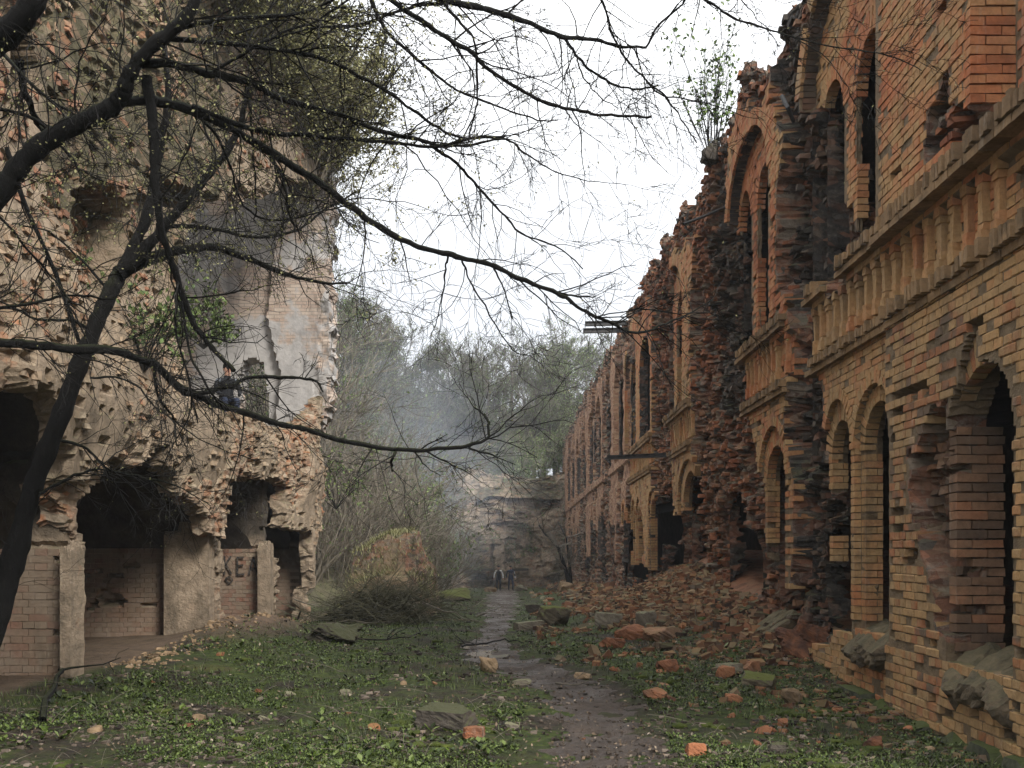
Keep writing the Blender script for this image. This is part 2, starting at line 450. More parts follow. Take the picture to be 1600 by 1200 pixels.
M_stick = simple_mat('dry_stick', [(0.3, (0.07, 0.06, 0.045)), (0.7, (0.19, 0.165, 0.13))], 8, 0, 0.9)
M_bud = simple_mat('pale_bud', [(0.25, (0.12, 0.12, 0.045)), (0.5, (0.2, 0.195, 0.085)), (0.8, (0.28, 0.265, 0.13))], 2, 0, 0.7, island=0.6)
M_leaf = simple_mat('young_green_leaf', [(0.25, (0.05, 0.1, 0.02)), (0.5, (0.09, 0.15, 0.03)), (0.8, (0.14, 0.2, 0.05))], 2, 0, 0.6, island=0.6)
M_farleaf = simple_mat('hazy_spring_leaf', [(0.25, (0.055, 0.085, 0.03)), (0.5, (0.1, 0.145, 0.045)), (0.8, (0.16, 0.2, 0.07))], 1, 0, 0.7, island=0.6)
M_herb = simple_mat('herb_leaf', [(0.2, (0.009, 0.013, 0.004)), (0.45, (0.03, 0.048, 0.008)), (0.68, (0.068, 0.1, 0.015)), (0.9, (0.15, 0.18, 0.07))], 1.3, 0, 0.5, island=0.65)
M_moss = simple_mat('bright_moss', [(0.3, (0.02, 0.028, 0.005)), (0.6, (0.05, 0.064, 0.01)), (0.85, (0.1, 0.115, 0.02))], 9, 0.02, 0.95, bscale=60)
M_stone = simple_mat('weathered_stone', [(0.3, (0.1, 0.085, 0.065)), (0.55, (0.2, 0.17, 0.13)), (0.8, (0.3, 0.26, 0.2))], 6, 0.03, 0.9, bscale=25, mossy=0.35)
M_sill = simple_mat('worn_sill_masonry', [(0.3, (0.06, 0.05, 0.036)), (0.55, (0.15, 0.115, 0.075)), (0.8, (0.24, 0.18, 0.115))], 9, 0.04, 0.95, bscale=30, mossy=0.4, mosscol=(0.06, 0.062, 0.025))
M_darkstone = simple_mat('dark_mossy_stone', [(0.3, (0.035, 0.03, 0.025)), (0.7, (0.09, 0.075, 0.06))], 8, 0.03, 0.9, bscale=30, mossy=0.6, mosscol=(0.045, 0.055, 0.014))
M_mossstone = simple_mat('moss_covered_stone', [(0.3, (0.06, 0.05, 0.035)), (0.7, (0.16, 0.13, 0.09))], 7, 0.03, 0.95, bscale=35, mossy=0.85, mosscol=(0.085, 0.1, 0.02))
M_orange = simple_mat('orange_brick_lump', [(0.3, (0.06, 0.03, 0.02)), (0.48, (0.18, 0.075, 0.038)), (0.7, (0.3, 0.135, 0.068)), (0.85, (0.2, 0.14, 0.09))], 7, 0.03, 0.92, bscale=30, island=0.3)
M_tan = simple_mat('tan_brick_lump', [(0.3, (0.1, 0.068, 0.04)), (0.55, (0.24, 0.165, 0.095)), (0.8, (0.36, 0.26, 0.16))], 6, 0.03, 0.92, bscale=30, island=0.3)
M_chips = simple_mat('brick_chips', [(0.2, (0.045, 0.03, 0.022)), (0.4, (0.14, 0.068, 0.04)), (0.58, (0.24, 0.105, 0.055)), (0.72, (0.2, 0.13, 0.08)), (0.9, (0.1, 0.08, 0.06))], 2.5, 0.02, 0.95, bscale=30, island=0.7, mossy=0.25)
M_steel = simple_mat('rusty_dark_steel', [(0.3, (0.03, 0.032, 0.035)), (0.7, (0.07, 0.065, 0.06))], 8, 0.004, 0.6)
M_plinth = simple_mat('mossy_plinth_stone', [(0.3, (0.03, 0.032, 0.022)), (0.6, (0.09, 0.095, 0.06)), (0.8, (0.18, 0.18, 0.13))], 5, 0.03, 0.9, bscale=24, mossy=0.9, mosscol=(0.05, 0.065, 0.015))

def ground_mat():
    k = NT('dark_soil_and_moss'); p = k.pos(); z = k.zone()
    c = k.ramp(k.noise(p, 7, 6, 0.7), [(0.3, (0.009, 0.007, 0.005)), (0.48, (0.024, 0.018, 0.012)), (0.66, (0.052, 0.039, 0.026)), (0.82, (0.1, 0.076, 0.053))])
    green = k.ramp(k.noise(p, 11, 6, 0.7), [(0.3, (0.012, 0.018, 0.004)), (0.52, (0.038, 0.056, 0.009)), (0.75, (0.1, 0.12, 0.022))])
    c = k.mix(k.math('MULTIPLY', k.sel(k.noise(p, 0.9, 6, 0.7), 0.4, 0.55), k.math('SUBTRACT', 1.0, z[1])), c, green)
    c = k.mix(z[0], c, k.ramp(k.voro(p, 9), [(0.0, (0.1, 0.05, 0.03)), (0.5, (0.27, 0.125, 0.068)), (1.0, (0.2, 0.14, 0.09))]))
    c = k.mix(z[1], c, k.ramp(k.noise(p, 4, 6, 0.7), [(0.3, (0.07, 0.048, 0.032)), (0.7, (0.19, 0.13, 0.088))]))
    c = k.mix(z[2], c, k.ramp(k.noise(p, 3, 6, 0.7), [(0.3, (0.06, 0.055, 0.036)), (0.5, (0.12, 0.108, 0.066)), (0.75, (0.15, 0.165, 0.07))]))
    k.bump(k.noise(p, 24, 6, 0.75), 0.05, 0.9)
    return k.done(c, 0.9)
M_ground = ground_mat()

def mud_mat():
    k = NT('wet_mud'); p = k.pos()
    f = k.math('ADD', k.math('MULTIPLY', k.noise(p, 3.5, 6, 0.7), 0.45), k.math('MULTIPLY', k.noise(p, 26, 7, 0.75), 0.55))
    c = k.ramp(f, [(0.3, (0.014, 0.0095, 0.0065)), (0.45, (0.046, 0.032, 0.023)), (0.6, (0.092, 0.067, 0.05)), (0.8, (0.17, 0.132, 0.104))])
    ro = k.sel(k.noise(p, 1.3, 4), 0.4, 0.62)
    k.bump(k.noise(p, 28, 7, 0.78), 0.06, 1.0)
    m = k.done(c, k.math('ADD', 0.38, k.math('MULTIPLY', ro, 0.5)))
    k.b.inputs['Specular IOR Level'].default_value = 0.4
    return m
M_mud = mud_mat()
_k = NT('puddle_water'); _k.b.inputs['Specular IOR Level'].default_value = 0.5
M_puddle = _k.done((0.05, 0.042, 0.035), 0.08)
def plain(name, col, rough=0.8):
    k = NT(name); p = k.pos()
    c = k.mix(0.35, col, k.ramp(k.noise(p, 30, 3), [(0.3, (0.4, 0.4, 0.4)), (0.7, (1.3, 1.3, 1.3))]), 'MULTIPLY')
    return k.done(c, rough)

# ------------------------------------------------------------------ ground shape
PATH_PX = [(1200, 935, 110), (1150, 930, 95), (1100, 922, 82), (1075, 900, 62), (1050, 850, 66), (1030, 800, 72), (1015, 765, 55), (1000, 765, 30), (985, 772, 22), (965, 780, 24), (950, 785, 26), (940, 783, 26), (930, 786, 22), (924, 790, 18)]
PERSON_Y = 73.0
def gbase(y):
    y = np.asarray(y, float)
    return -1.5 - 0.0275 * np.clip(y - 16, 0, 80)

def row_to_y(py):
    lo, hi = 2.0, 200.0
    for _ in range(60):
        m = 0.5 * (lo + hi)
        if VY - FPX * gbase(m) / m > py: lo = m
        else: hi = m
    return 0.5 * (lo + hi)
PATH = []
for py, px, hw in PATH_PX:
    y = row_to_y(py); PATH.append((y, (px - VX) / FPX * y, hw / FPX * y))
PATH = [(3.0, 0.75, 0.55), (5.2, 0.6, 0.5)] + PATH + [(84.0, -1.2, 0.7)]
_py = np.array([a[0] for a in PATH]); _pc = np.array([a[1] for a in PATH]); _pw = np.array([a[2] for a in PATH])

def path_d(x, y):
    """signed distance-ish to the path edge: <0 on the path"""
    return np.abs(x - np.interp(y, _py, _pc)) - np.interp(y, _py, _pw)

def mound(x, y):
    """the fan of brick rubble below the right wall"""
    a = np.clip((x - np.interp(y, [13, 16, 19, 24, 30, 40, 60, 85], [2.9, 2.2, 1.2, 0.7, 1.3, 1.6, 1.7, 1.6])), 0, 4)
    h = np.interp(y, [9, 12, 15, 18.5, 21.5, 25, 28, 32, 42, 85], [0.0, 0.08, 0.3, 0.75, 1.2, 1.15, 0.75, 0.45, 0.55, 0.6])
    b = np.interp(y, [13, 16, 19, 24, 30, 40, 60, 85], [0.9, 1.5, 2.5, 3.0, 2.4, 2.1, 2.0, 2.0])
    return h * np.clip(a / b, 0, 1.25) ** 1.3

def lmound(x, y):
    return 0.34 * np.exp(-((x + 4.6) / 0.7) ** 2 - ((y - 17.0) / 2.4) ** 2)

def G(x, y):
    x = np.asarray(x, float); y = np.asarray(y, float)
    z = gbase(y) + 0.05 * fbm(x * 0.7, y * 0.7, 4, 40) + 0.035 * fbm(x * 3.1, y * 3.1, 3, 50)
    onp = np.clip(-path_d(x, y) / 0.35, -1, 1)
    z = z - 0.04 * (onp * 0.5 + 0.5) * (y < 85)
    z = z + mound(x, y) + lmound(x, y)
    z = z - 0.12 * sstep(2.2, 3.6, x) * (1 - sstep(10, 13, y))
    z = z + 0.10 * sstep(-2.0, -4.0, x) * (1 - sstep(13, 22, y))
    # overgrown bank on the left, and the rampart behind the end wall
    hx = sstep(-4.3 - 0.03 * (y - 30), -11.5 - 0.05 * (y - 30), x)
    hy = sstep(27, 40, y)
    z = z + 9.3 * hx * hy * (1 + 0.18 * fbm(x * 0.16, y * 0.16, 3, 61))
    z = np.maximum(z, np.where(y > 86.5, -3.5 + 9.0 * sstep(86.6, 89.0, y) + 1.0 * fbm(x * .1, y * .1, 3, 63), -99))
    return z

def build_ground():
    ys = [-30, -18, -10, -5, -2, 0.5, 2.5, 4, 5]
    while ys[-1] < 200: ys.append(ys[-1] + max(0.055, ys[-1] * 0.0072))
    ys = np.array(ys)
    xs = np.concatenate([-np.geomspace(95, 8.2, 34), np.arange(-8.0, 4.6, 0.075), np.geomspace(4.8, 95, 26)])
    X, Y = np.meshgrid(xs, ys, indexing='ij')
    Z = G(X, Y)
    idx = np.arange(X.size).reshape(X.shape)
    q = np.stack([idx[:-1, :-1], idx[1:, :-1], idx[1:, 1:], idx[:-1, 1:]], -1).reshape(-1, 4)
    n = fbm(X * 1.1, Y * 1.1, 4, 70)
    rub = np.clip(mound(X, Y) * 2.4 - 0.25 + n * 0.7, 0, 1)
    lm = np.clip(lmound(X, Y) * 4.5 - 0.2 + n * 0.3, 0, 1)
    lm = np.maximum(lm, 0.75 * sstep(-4.75, -5.05, X + 0.25 * n) * (Y < 27))
    hill = sstep(27, 33, Y) * sstep(-3.2, -4.6, X) + sstep(84, 87, Y)
    mb = MB(); mb.add(np.stack([X, Y, Z], -1), q, 0, np.stack([rub, lm, np.clip(hill, 0, 1)], -1).reshape(-1, 3))
    o = mb.obj('ground', M_ground, smooth=True, colour=True); tag(o, 'dark soil court floor with moss, falling away from the camera', kind='structure')

def build_path():
    ys = [4.2]
    while ys[-1] < 83: ys.append(ys[-1] + max(0.05, ys[-1] * 0.006))
    ys = np.array(ys); ts = np.linspace(-1.15, 1.15, 40)
    Yg, T = np.meshgrid(ys, ts, indexing='ij')
    c = np.interp(Yg, _py, _pc); hw = np.interp(Yg, _py, _pw)
    hw = hw * (1 + 0.25 * fbm(Yg * 0.9, np.sign(T) * 3, 3, 81))
    X = c + T * hw
    edge = np.abs(T)
    lift = 0.03 * (1 - sstep(0.7, 1.12, edge + 0.9 * fbm(X * 2.2, Yg * 2.2, 4, 83))) - 0.018
    Z = G(X, Yg) + lift + 0.03 * fbm(X * 5, Yg * 5, 4, 85) + 0.012 * fbm(X * 19, Yg * 19, 2, 87)
    idx = np.arange(X.size).reshape(X.shape)
    q = np.stack([idx[:-1, :-1], idx[1:, :-1], idx[1:, 1:], idx[:-1, 1:]], -1).reshape(-1, 4)
    mb = MB(); mb.add(np.stack([X, Yg, Z], -1), q)
    tag(mb.obj('path', M_mud, smooth=True), 'trodden muddy path winding down the middle of the court', kind='structure')
    # the puddle
    for nm, px, py, a, b in (('puddle', 745, 1017, 0.5, 0.55), ('puddle', 735, 1006, 0.3, 0.35)):
        y0 = row_to_y(py); x0 = (px - VX) / FPX * y0
        t = np.linspace(0, 2 * math.pi, 28, endpoint=False)
        rr = 1 + 0.3 * vn(np.cos(t) * 1.7, np.sin(t) * 1.7, 91)
        xx = x0 + a * rr * np.cos(t); yy = y0 + b * rr * np.sin(t)
        zz = float(np.mean(G(x0 + np.linspace(-a, a, 9) * .6, np.full(9, y0)))) + 0.016
        V = np.concatenate([[[x0, y0, zz]], np.stack([xx, yy, np.full_like(xx, zz)], 1)])
        F = [[0, 1 + k, 1 + (k + 1) % 28] for k in range(28)]
        mb = MB(); mb.add(V, F); tag(mb.obj(nm, M_puddle), 'shallow puddle shining on the muddy path', kind='structure')

build_ground()
build_path()

# ------------------------------------------------------------------ RIGHT WALL
XR = 3.7
KR = XR * FPX
def RWm(u, v, d): return XR + d, u, v
def rpx(u, v): return VX + KR / u, VY - FPX * v / u
TOPR = np.array([(6.0, 8.3), (10, 8.1), (13.0, 7.6), (14.4, 7.42), (15.5, 7.56), (16.4, 7.58), (17.7, 7.65), (19.5, 7.93), (20.2, 7.92), (22.1, 7.78), (25, 8.0), (28.8, 7.9), (33.8, 8.2), (46, 8.8), (64, 9.3), (90, 9.4)])
def topR(u): return np.interp(u, TOPR[:, 0], TOPR[:, 1]) + 0.15 + 0.28 * vn(u * 1.3, 0 * u, 101) + 0.16 * vn(u * 4.1, 0 * u, 102) + 0.1 * vn(np.floor(u * 5), 0 * u, 103)

# (near jamb, far jamb, sill, springing, rise, depth of the plane it sits in)
WIN = [(7.35, 8.5, -0.95, 0.95, 0.55, 0.0), (10.0, 10.95, -0.9, 1.07, 0.5, 0.07), (11.32, 12.1, -1.0, 1.07, 0.46, 0.07), (14.15, 15.3, -1.15, 1.0, 0.54, 0.07), (21.3, 23.2, -0.6, 1.0, 0.75, 0.07),
       (10.66, 11.6, 3.36, 5.25, 0.55, 0.2), (12.05, 12.92, 3.36, 5.35, 0.52, 0.2), (15.5, 16.47, 3.36, 5.6, 0.6, 0.2), (16.92, 17.8, 3.36, 5.65, 0.6, 0.2),
       (23.3, 25.0, 3.4, 5.6, 0.75, 0.2), (25.6, 26.75, 3.4, 5.75, 0.75, 0.2), (28.8, 31.3, 3.4, 5.6, 0.8, 0.0)]
REC = [(9.86, 11.1, -0.9, 1.1, 0.64, 0.07), (11.2, 12.22, -1.0, 1.1, 0.66, 0.07), (14.0, 15.5, -1.1, 1.1, 0.72, 0.07), (21.0, 23.6, -0.6, 1.15, 0.85, 0.07),
       (10.44, 13.25, 3.34, 5.75, 1.4, 0.2), (15.0, 17.92, 3.34, 5.75, 1.1, 0.2), (23.0, 27.1, 3.38, 5.8, 1.2, 0.2)]
for c in (34.0, 38.2, 43.2, 48.5, 54.0, 60.0, 66.5, 73.0, 80.0):
    for a, b in ((c - 1.45, c - 0.3), (c + 0.35, c + 1.5)):
        WIN.append((a, b, 3.4 + 0.012 * (c - 30), 5.9, 0.7, 0.2))
    REC.append((c - 1.75, c + 1.8, 3.4, 6.2, 1.1, 0.2))
for c in (27.9, 32.4, 37.0, 42.0, 47.0, 53.0, 59.0, 66.0, 74.0):
    for a, b in ((c - 1.15, c - 0.2), (c + 0.2, c + 1.15)):
        WIN.append((a, b, -1.4, 0.9, 0.55, 0.07))
        REC.append((a - 0.12, b + 0.12, -1.4, 1.0, 0.66, 0.07))
HOLES = [[(1118, 800), (1125, 772), (1137, 765), (1150, 815), (1166, 860), (1168, 925), (1118, 932)],
         [(1028, 850), (1040, 842), (1052, 850), (1050, 900), (1030, 905)],
         [(972, 800), (985, 770), (1003, 800), (1006, 860), (996, 908), (975, 900)],
         [(1012, 790), (1040, 770), (1052, 830), (1046, 850), (1020, 850)],
         [(1513, 575), (1528, 500), (1536, 500), (1541, 560), (1600, 660), (1600, 700), (1500, 690)],
         [(1258, 830), (1290, 810), (1298, 990), (1262, 985)]]
RUIN = [[(1200, -60), (1240, -60), (1247, -10), (1250, 170), (1283, 190), (1278, 330), (1270, 430), (1264, 470), (1268, 560), (1285, 640), (1288, 800), (1296, 1010), (1236, 1010), (1240, 760), (1222, 690), (1232, 600), (1238, 520), (1216, 430), (1213, 330), (1222, 220), (1203, 150)],
        [(1136, 200), (1133, 350), (1150, 400), (1158, 530), (1163, 640), (1182, 700), (1187, 760), (1192, 1010), (1084, 1010), (1080, 700), (1078, 450), (1092, 300), (1108, 230)],
        [(1018, 400), (1040, 400), (1040, 640), (1048, 700), (1055, 940), (1018, 940)],
        [(1436, 700), (1470, 650), (1490, 640), (1488, 760), (1500, 1010), (1475, 990), (1452, 870)],
        [(1446, 245), (1450, 180), (1473, 120), (1500, 152), (1538, 172), (1500, 210), (1455, 255)],
        [(1272, 330), (1300, 320), (1318, 380), (1318, 440), (1275, 450)]]
DARKP = [RUIN[0], [(1118, 200), (1133, 350), (1150, 400), (1158, 530), (1165, 650), (1100, 640), (1092, 480), (1100, 380)], HOLES[0], [(1240, 760), (1330, 780), (1330, 1010), (1236, 1010)]]
CH, BL = 0.08, 0.27

def arch_in(U, V, a, b, z0, zs, rise):
    c = 0.5 * (a + b); r = 0.5 * (b - a)
    t = (U - c) / r
    top = zs + rise * np.sqrt(np.clip(1 - t * t, 0, 1))
    return (np.abs(t) < 1) & (V > z0) & (V < top)

def ruinR(U, V):
    j = fbm(U * 2.1, V * 2.1, 3, 110) * 0.22; j2 = fbm(U * 2.3 + 40, V * 2.3, 3, 112) * 0.22
    U2 = U + j; V2 = V + j2
    px, py = rpx(np.maximum(U2, 3), V2)
    m = np.zeros(U.shape, bool)
    for p in RUIN: m |= pip(px, py, p)
    m |= (V2 > topR(U) - (0.5 + 0.45 * vn(U * 0.7, 0 * U, 115)) - 0.5 * sstep(17, 24, U)) & (U > 12.8)
    s = vn(U2 * 0.55, 0 * U, 117) + 0.55 * vn(U2 * 1.1, V * 0.22, 118)
    m |= (U2 > 26.8) & (s > 0.12) & ~((V > 3.0) & (V < 3.5) & (s < 0.5))
    m |= (U2 > 19) & (V2 < 0.9) & (s > -0.35)
    m |= (U2 > 13) & (V2 < -0.55 + 0.3 * j)
    return m

def planeR(U, V):
    p = np.zeros(U.shape)
    p = np.where((U < 8.25) & (V > 3.25), 0.37, p)
    p = np.where((U < 9.93) & (V < 2.3), -0.08, p)
    p = np.where((V > 2.43) & (V < 3.02), 0.085, p)
    for a, b, z0, zs, ri, d in REC:
        p = np.where(arch_in(U, V, a, b, z0, zs, ri), d, p)
    return p

def voidR(U, V):
    j = fbm(U * 2.7, V * 2.7, 2, 120) * 0.10
    v = np.zeros(U.shape, bool)
    for a, b, z0, zs, ri, d in WIN:
        v |= arch_in(U, V, a, b, z0, zs, ri)
    px, py = rpx(U + j, V + j)
    for p in HOLES: v |= pip(px, py, p)
    v |= V > topR(U)
    return v

def brick_cell(U, V):
    k = np.floor(V / CH).astype(np.int64)
    odd = (k % 2) != 0
    L = np.where(odd, BL * 0.5, BL)
    off = np.where(odd, 0.0675, 0.0)
    i = np.floor((U - off) / L).astype(np.int64)
    return k, i, L, off

DMG = [[(1395, 600), (1445, 590), (1490, 650), (1500, 1010), (1440, 1010), (1420, 900), (1395, 760)]]
def missR(k, i, U, V):
    """which bricks have fallen out"""
    r = h2(k, i, 131)
    px, py = rpx(U, V)
    p = np.full(U.shape, 0.012)
    p = np.where(pip(px, py, DMG[0]), 0.08 + 0.2 * sstep(0.2, 0.6, fbm(U * 2.5, V * 2.5, 2, 133) + 0.3), p)
    p = np.where((V < -0.6), 0.07, p)
    p = p + np.where(U > 13, 0.06, 0)
    return r < p

def depthR(U, V):
    ru = ruinR(U, V)
    p = planeR(U, V)
    k, i, L, off = brick_cell(U, V)
    ms = missR(k, i, (i + .5) * L + off, (k + .5) * CH)
    far = U > 34
    d = p + 0.009 + 0.006 * fbm(U * 9, V * 9, 2, 135) + np.where(ms & ~far, 0.1, 0) + np.where(far, 0.05 * fbm(U * 3, V * 3, 3, 137), 0)
    hid, e = worley(U / 0.2, V / 0.1, 139)
    hid2, e2 = worley(U / 0.5 + 9, V / 0.36, 143)
    px, py = rpx(U, V)
    deep = np.zeros(U.shape)
    for q in DARKP: deep = np.maximum(deep, pip(px, py, q))
    rd = 0.34 + 0.42 * fbm(U * 0.9, V * 0.7, 4, 147) + 0.24 * (hid - 0.5) + 0.26 * (hid2 - 0.5) + 0.09 * (1 - sstep(0, 0.25, e)) + 0.10 * deep
    rd = np.maximum(rd, 0.05)
    pxj, pyj = rpx(np.maximum(U + fbm(U * 2.1, V * 2.1, 3, 110) * 0.22, 3), V)
    pj = (U < 9.95) & (V < 1.8)
    rd = np.where(pj, 0.06 + 0.16 * hid + 0.16 * fbm(U * 2, V * 2, 3, 149), rd)
    rd = np.where((V > topR(U) - 1.1) & (U < 34), rd * 0.55, rd)
    rd = np.where(U > 34, rd * 0.7, rd)
    # rubble heaped against the foot
    return np.where(ru, rd, d)

def colR(U, V):
    ru = (ruinR(U, V) | ruinR(U - .05, V) | ruinR(U + .05, V) | ruinR(U, V + .05) | ruinR(U, V - .05)).astype(float)
    px, py = rpx(U, V)
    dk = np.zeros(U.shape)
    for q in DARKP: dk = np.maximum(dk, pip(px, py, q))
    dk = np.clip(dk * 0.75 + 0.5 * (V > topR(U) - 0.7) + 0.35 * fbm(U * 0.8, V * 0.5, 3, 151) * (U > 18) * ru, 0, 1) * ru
    far = sstep(32, 35, U)
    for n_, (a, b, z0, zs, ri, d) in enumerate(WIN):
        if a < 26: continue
        k_ = arch_in(U, V, a - 0.3, b + 0.25, z0 - .1, zs, ri + .2) & (h2(np.array([n_]), np.array([3]), 153)[0] < 0.75)  # most far windows get near-black colour on their rims
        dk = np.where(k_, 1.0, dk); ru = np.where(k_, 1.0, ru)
    return np.stack([ru, dk, far], -1)

RW = empty('ruined_brick_wall', (XR, 12.0, -1.5))
tag(RW, 'long two storey ruined orange brick facade with arched windows on the right', 'ruined wall')
RW_off = Vector((XR, 12.0, -1.5))
def under(o, root_off):
    o.location = Vector(o.location) - root_off
    return o

mb = MB()
zone_sets = [(np.arange(5.6, 13.6, 0.03), np.arange(-1.9, 8.6, 0.036)),
             (np.concatenate([np.arange(13.57, 20, 0.038), np.arange(20, 30.01, 0.055)]), np.arange(-2.0, 8.9, 0.048)),
             (np.concatenate([np.arange(29.95, 50, 0.1), np.arange(50, 91, 0.2)]), np.arange(-4.0, 10.2, 0.09))]
for us, vs in zone_sets:
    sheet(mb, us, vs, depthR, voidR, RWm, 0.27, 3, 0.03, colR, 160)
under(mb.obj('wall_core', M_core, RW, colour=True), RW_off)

# dark rooms behind the facade
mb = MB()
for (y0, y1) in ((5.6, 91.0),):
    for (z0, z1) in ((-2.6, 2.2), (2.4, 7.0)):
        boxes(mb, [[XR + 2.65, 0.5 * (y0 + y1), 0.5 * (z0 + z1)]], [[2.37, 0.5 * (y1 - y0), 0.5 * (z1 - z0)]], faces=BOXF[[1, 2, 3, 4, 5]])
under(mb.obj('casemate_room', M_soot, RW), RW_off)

# facing bricks
mb_b = MB(); near = []
def add_bricks(y0, y1, z0, z1, seed):
    k0, k1 = int(math.floor(z0 / CH)), int(math.ceil(z1 / CH))
    for par in (0, 1):
        ks = np.array([k for k in range(k0, k1) if k % 2 == par])
        L = BL if par == 0 else BL * 0.5; off = 0.0 if par == 0 else 0.0675
        is_ = np.arange(int(math.floor((y0 - off) / L)), int(math.ceil((y1 - off) / L)))
        Kk, I = np.meshgrid(ks, is_, indexing='ij'); Kk = Kk.ravel(); I = I.ravel()
        U = (I + .5) * L + off; V = (Kk + .5) * CH
        p = planeR(U, V)
        ok = ~ruinR(U, V) & ~missR(Kk, I, U, V) & (V < topR(U) - 0.05)
        for du in (-0.36, 0.36):
            ok &= ~voidR(U + du * L, V) & (np.abs(planeR(U + du * L, V) - p) < 0.01) & ~ruinR(U + du * L, V)
        U, V, p, Kk, I = U[ok], V[ok], p[ok], Kk[ok], I[ok]
        fr = p - 0.002 + 0.010 * (h2(Kk, I, 171) - 0.5) + 0.02 * (h2(Kk, I, 172) > 0.93)
        deepb = np.where(ruinR(U - 0.2, V), 0.06 + 0.13 * h2(Kk, I, 175), 0.04)
        c = np.stack([U, V, fr + deepb], 1)
        h = np.stack([0.5 * L - 0.006 - 0.004 * h2(Kk, I, 177), np.full(len(U), CH * 0.5 - 0.004), deepb], 1)
        px, py = VX + FPX * (XR + fr) * 1.0 / U, VY - FPX * V / U
        vis = (px < 1596) & (px > 800) & (py > 4) & (py < 1190)
        area = L / U ** 2 * 1000 * vis
        for j in range(len(U)): near.append((area[j], par, c[j], h[j]))
    return
add_bricks(6.2, 34.0, -1.6, 8.4, 1)
near.sort(key=lambda t: -t[0])
first, rest = near[:300], near[300:]
boxes(mb_b, np.array([t[2] for t in rest]), np.array([t[3] for t in rest]), RWm, 0.0045, 0, 5)

def chipped_brick(seed, L, name):
    rg = np.random.default_rng(abs(int(seed)))
    nx, ny, nz = 2, 4 if L > 0.2 else 3, 2
    hx, hy, hz = 0.04, 0.5 * L - 0.0075, CH * 0.5 - 0.004
    # a box with chamfered front edges, corners knocked about
    ys = np.array([-hy, -hy + 0.012, 0, hy - 0.012, hy]); zs = np.array([-hz, -hz + 0.009, hz - 0.009, hz])
    V = []; F = []
    for a, y in enumerate(ys):
        for b, z in enumerate(zs):
            edge = (a in (0, 4)) or (b in (0, 3))
            x = -hx + (0.008 if edge else 0) + (0.016 * rg.random() if (a in (0, 4) and b in (0, 3)) else 0) + rg.uniform(-.002, .002)
            V.append([x, y + rg.uniform(-.002, .002), z + rg.uniform(-.002, .002)])
    for a in range(4):
        for b in range(3):
            i = a * 4 + b; F.append([i, i + 4, i + 5, i + 1])
    n0 = len(V); ring = [a * 4 for a in range(5)] + [16 + 1, 16 + 2, 19] + [a * 4 + 3 for a in (3, 2, 1, 0)] + [2, 1]
    for i in ring: V.append([hx, V[i][1], V[i][2]])
    for j in range(len(ring)):
        j2 = (j + 1) % len(ring); F.append([ring[j], ring[j2], n0 + j2, n0 + j])
    m = MB(); m.add(np.array(V), np.array(F)); return m.mesh(name, M_brick)
BV = {0: [chipped_brick(s, BL, 'brick') for s in range(6)], 1: [chipped_brick(40 + s, BL * 0.5, 'brick') for s in range(6)]}
for j, (ar, par, c, h) in enumerate(first):
    o = link('brick', BV[par][j % 6], RW)
    o.location = Vector((XR + c[2], c[0], c[1])) - RW_off; o.scale.x = h[2] / 0.04
    o.rotation_euler = (random.uniform(-.008, .008), random.uniform(-.01, .01), random.uniform(-.012, .012))

# jambs that face the camera, arches
def jamb(mb, u, z0, z1, d0, d1, seed, prot=0.03, check=True):
    k = np.arange(int(math.ceil(z0 / CH)), int(math.floor(z1 / CH)))
    for kk in k:
        z = (kk + .5) * CH
        x = d0 - (0.0 if kk % 2 else 0.0)
        w0 = BL if kk % 2 else BL * 0.5
        while x < d1 - 0.02:
            wd = min(w0, d1 - x)
            cx = x + wd / 2
            if (not check or not ruinR(np.array([u + 0.1]), np.array([z]))[0]) and h2(np.array([kk]), np.array([int(cx * 100)]), seed)[0] > 0.05:
                pr = prot + random.uniform(-.006, .006)
                boxes(mb, [[u + 0.05 - pr / 2, z, cx]], [[0.05 + pr / 2, CH / 2 - .0055, wd / 2 - .0055]], RWm, 0.004, 0, kk * 7 + int(cx * 100))
            x += wd; w0 = BL
def voussoirs(mb, a, b, zs, rise, d0, d1, thick=0.25, seed=0, inward=0.02):
    c = 0.5 * (a + b); r = 0.5 * (b - a)
    n = int(math.pi * (r + rise) / 2 / 0.078)
    for j in range(n):
        t = math.pi * (j + .5) / n
        nx, nz = math.cos(t) * rise, math.sin(t) * r
        l = math.hypot(nx, nz); nx /= l; nz /= l
        cu, cv = c + r * math.cos(t), zs + rise * math.sin(t)
        mu, mv = cu + nx * (thick / 2 - inward), cv + nz * (thick / 2 - inward)
        if ruinR(np.array([mu]), np.array([mv]))[0] or mv > topR(np.array([mu]))[0] - 0.05: continue
        pr = random.uniform(-.006, .006)
        q = []
        for su in (-1, 1):
            for sv in (-1, 1):
                for sd in (0, 1):
                    rr = su * thick / 2; tt = sv * 0.034 * (1 + 0.1 * su)
                    q.append([mu + nx * rr - nz * tt + random.uniform(-.003, .003), mv + nz * rr + nx * tt + random.uniform(-.003, .003), (d0 - 0.006 + pr) if sd == 0 else d1])
        q = np.array(q); x, y, z = RWm(q[:, 0], q[:, 1], q[:, 2])
        mb.add(np.stack(np.broadcast_arrays(x, y, z), 1), BOXF)
mb_red = MB(); mb_dark = MB()
